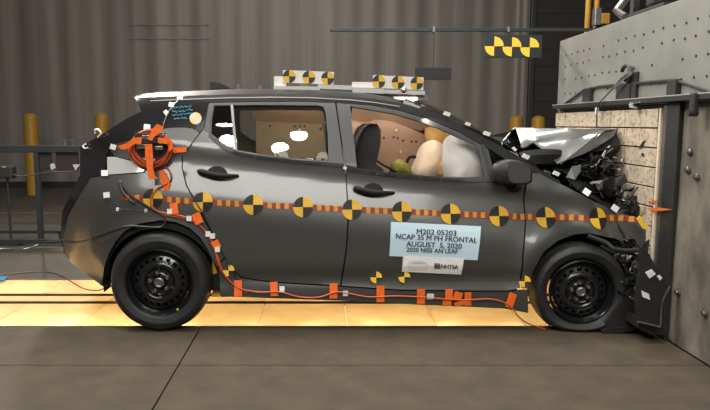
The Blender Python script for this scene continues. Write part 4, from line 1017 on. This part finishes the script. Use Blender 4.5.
# ---------------------------------------------------------------- orange cable coil on the quarter
cc = W(150, 147, .03)
coil = thing('cable_coil', cc, 'coil of orange cable taped over the rear quarter of the car', 'cable coil')
rnd = random.Random(9)
yb_ = min(W(u, v).y for u, v in ((128, 147), (150, 128), (172, 147), (150, 166)))-.012
for k in range(15):
    ru = 21.3-.42*k+rnd.uniform(-.9, .9); rv = 19.2-.40*k+rnd.uniform(-.9, .9); du = rnd.uniform(-1.2, 2.0); dv = rnd.uniform(-.6, 1.8)+ (1.2 if k < 4 else 0)
    ph = rnd.uniform(0, 6); pts = []
    for j in range(41):
        a = 2*PI*j/40; wv = 1+.02*math.sin(3*a+ph)
        pts.append(P(151+du+ru*wv*math.cos(a), 147.5+dv-rv*wv*math.sin(a), yb_-.012*(k % 4)-.001*k))
    bm = bmesh.new(); add_tube(bm, pts, .0062, 6, cap=False); from_bm('cable_loop', bm, M['ocable'] if k % 5 else M['bcable'], coil, smooth=60)
def cbox(name, u0, v0, u1, v1, d, th, m, rot=0, bev=.004):
    c = P((u0+u1)/2, (v0+v1)/2, yb_-d); k = (c.y-CAM.y)/F
    bm = bmesh.new(); add_box(bm, c, ((u1-u0)*k, th, (v1-v0)*k), Matrix.Rotation(rot, 3, 'Y'), bev=bev); return from_bm(name, bm, m, coil)
cbox('connector_box', 136, 133, 165, 151, .03, .06, M['trim'])
cbox('connector', 137, 144, 146, 149, .07, .02, M['dull']); cbox('connector', 155, 146, 163, 150, .07, .02, M['dull'])
cbox('connector', 142, 135, 150, 138, .07, .02, M['dull']); cbox('connector', 158, 134, 164, 137, .07, .02, M['dull'])
cbox('centre_strap', 142, 138, 158, 143.5, .085, .012, M['bsteel'])
def tape(name, pts, parent, y):
    bm = bmesh.new(); add_prism(bm, [P(u, v, y) for u, v in pts], (0, .003, 0)); return from_bm(name, bm, M['orange'], parent)
yt = yb_-.105
for pts in (((157, 124), (164, 127), (160, 133), (154, 137), (152, 141), (147, 139), (151, 132), (154, 127)),
            ((118, 146), (127, 143), (134, 138), (142, 137), (141, 144), (134, 144), (127, 149), (121, 149.5)),
            ((158, 137.5), (168, 138), (168, 144), (158, 143)),
            ((145, 144), (152, 144), (153, 158), (153, 169), (147, 170), (145, 155)),
            ((147, 168), (153, 168), (155, 176), (158, 178.5), (149, 179.5)),):
    tape('orange_tape', pts, coil, yt)
tape('orange_tape', ((172, 147.5), (187, 147), (186, 152), (173, 153)), coil, W(180, 150, .012).y)
tape('orange_tape', ((159, 171), (164, 170), (170, 184), (169, 190), (164, 191), (161, 180)), coil, W(165, 180, .025).y)
tape('orange_tape', ((168, 138), (172, 141), (173, 148), (169, 152), (168, 144)), coil, yt+.03)
# ---------------------------------------------------------------- orange cable run from the coil to the front wheel
run = [(158, 166), (167, 168), (171, 176), (168, 183), (158, 188), (152, 196), (151, 205), (157, 211), (170, 214), (185, 217), (197, 223), (207, 234), (214, 248), (218, 262), (223, 273), (234, 285), (245, 290), (262, 292), (280, 292), (300, 297), (320, 297), (336, 292), (352, 294), (370, 297), (395, 296), (420, 297), (445, 299), (465, 300), (490, 299), (505, 303), (514, 310)]
pts = [W(u, v, .016 if v < 262 else .022) for u, v in run]
bm = bmesh.new(); add_tube(bm, spline(pts, 5), .0055, 6); oc = from_bm('orange_cable', bm, M['ocable'], None, smooth=60); tag(oc, 'long orange cable taped around the rear wheel arch and along the sill', 'cable')
bm = bmesh.new(); add_tube(bm, spline([W(u+2, v+2.2, .014) for u, v in run[6:17]], 5), .005, 6); from_bm('second_strand', bm, M['ocable'], oc, smooth=60)
bm = bmesh.new(); add_tube(bm, spline([W(514, 310, .022), P(518, 316, .05), P(524, 321, .08), PZ(532, 325, .01), PZ(545, 329, .008)], 5), .0045, 6); from_bm('cable_end', bm, M['ocable'], oc, smooth=60)
def tapeq(pts, off=.024):
    bm = bmesh.new(); add_prism(bm, [W(u, v, off) for u, v in pts], (0, .004, 0)); from_bm('orange_tape', bm, M['orange'], oc)
for u, v, wd, hh, a in ((174, 208.5, 8, 11, -.1), (197.5, 218.5, 8.5, 11, -.4), (216, 244.5, 7.5, 8, -.5), (238, 288.5, 8, 16, 0), (274, 289, 7.5, 14, -.05), (333.5, 291, 7.8, 15, 0), (380.5, 294, 7.8, 16, 0), (421, 296.5, 8, 14.5, 0), (449, 294, 7.5, 9.5, 0), (447, 303, 8.5, 5, .1), (458, 296, 8, 8, .3), (460, 303.5, 11, 4.5, -.3), (468, 299, 6.5, 13, 0), (511, 300.5, 7.5, 15, .35)):
    ca, sa = math.cos(a), math.sin(a)
    tapeq([(u+ca*x*wd/2-sa*y*hh/2, v+sa*x*wd/2+ca*y*hh/2) for x, y in ((-1, -1), (1, -1), (1, 1), (-1, 1))])
for u, v in ((282, 289), (345.5, 293.5), (430.5, 296.5), (189, 218.5), (208, 234), (212.5, 236), (217.5, 249.5), (169.5, 211.5)):
    wd = 5 if u < 400 else 7
    bm = bmesh.new(); add_prism(bm, [W(u+x*wd/2, v+y*2.6, .026) for x, y in ((-1, -1), (1, -1), (1, 1), (-1, 1))], (0, .004, 0)); from_bm('white_clip', bm, M['white'], oc)
# black leads around the rear arch
def lead(pts, r, label, off=.012, m=M['bcable']):
    bm = bmesh.new(); add_tube(bm, spline([W(u, v, off) for u, v in pts], 6), r, 6); o = from_bm('black_lead', bm, m, None, smooth=60); tag(o, label, 'cable'); return o
lead([(120, 184), (123, 192), (129, 199), (134, 203)], .008, 'short thick black lead hanging below the round sensor on the quarter panel', .02)
lead([(121, 184), (130, 195), (141, 202), (152, 209), (162, 215), (165, 222), (161, 227), (148, 227), (128, 226), (112, 231), (100, 235), (86, 240), (70, 243), (62, 240)], .007, 'black lead looping from the sensor over the rear wheel arch to the bumper', .02)
lead([(193, 198), (203, 213), (212, 231), (222, 252), (231, 268), (236, 278)], .004, 'thin black lead down the rear door shut line', .012)
lead([(118, 209), (146, 211)], .002, 'thin pale string between two white tags on the quarter panel', .012, M['dull'])
lead([(163, 126), (166, 117), (171, 108), (180, 98)], .003, 'thin lead running up the black pillar to the roof', .012, M['dull'])

# ---------------------------------------------------------------- round ceiling lamps (above and behind the camera side)
lampm = mat('lamp_disc', (1, 1, 1), .5, emit=((1, .96, .9), 90))
def nrm(u, v):
    p = W(u, v, -.008); e = 2e-3
    return p, Vector(((S(p.x+e, p.z)-S(p.x-e, p.z))/(2*e), -1, (S(p.x, p.z+e)-S(p.x, p.z-e))/(2*e))).normalized()
for i, (u, v) in enumerate(((225, 123), (228, 141), (299, 134.5), (280, 149))):
    p, n = nrm(u, v); d = (p-CAM).normalized(); r = d-2*d.dot(n)*n
    t = (6.2-p.z)/r.z if r.z > .05 else 6; c = p+r*t
    lt = thing('ceiling_lamp', c, 'round ceiling lamp mirrored '+('as the upper glint in the small rear quarter glass', 'as the lower glint in the small rear quarter glass', 'as the higher glint in the rear door glass', 'as the lower glint in the rear door glass')[i], 'lamp', 'round ceiling lamps')
    dirn = r.normalized(); 
    bm = bmesh.new(); add_lathe(bm, [(0, .0), (.15, .0)], 24, Matrix.Translation(c) @ Matrix.Rotation(PI/2, 4, 'X')); from_bm('lamp_disc', bm, lampm, lt)
    bm = bmesh.new(); add_lathe(bm, [(.17, -.01), (.16, .10), (.10, .22), (.0, .24)], 24, Matrix.Translation(c+Vector((0, 0, .01))) @ Matrix.Rotation(PI/2, 4, 'X')); from_bm('lamp_shade', bm, M['seat'], lt, smooth=50)
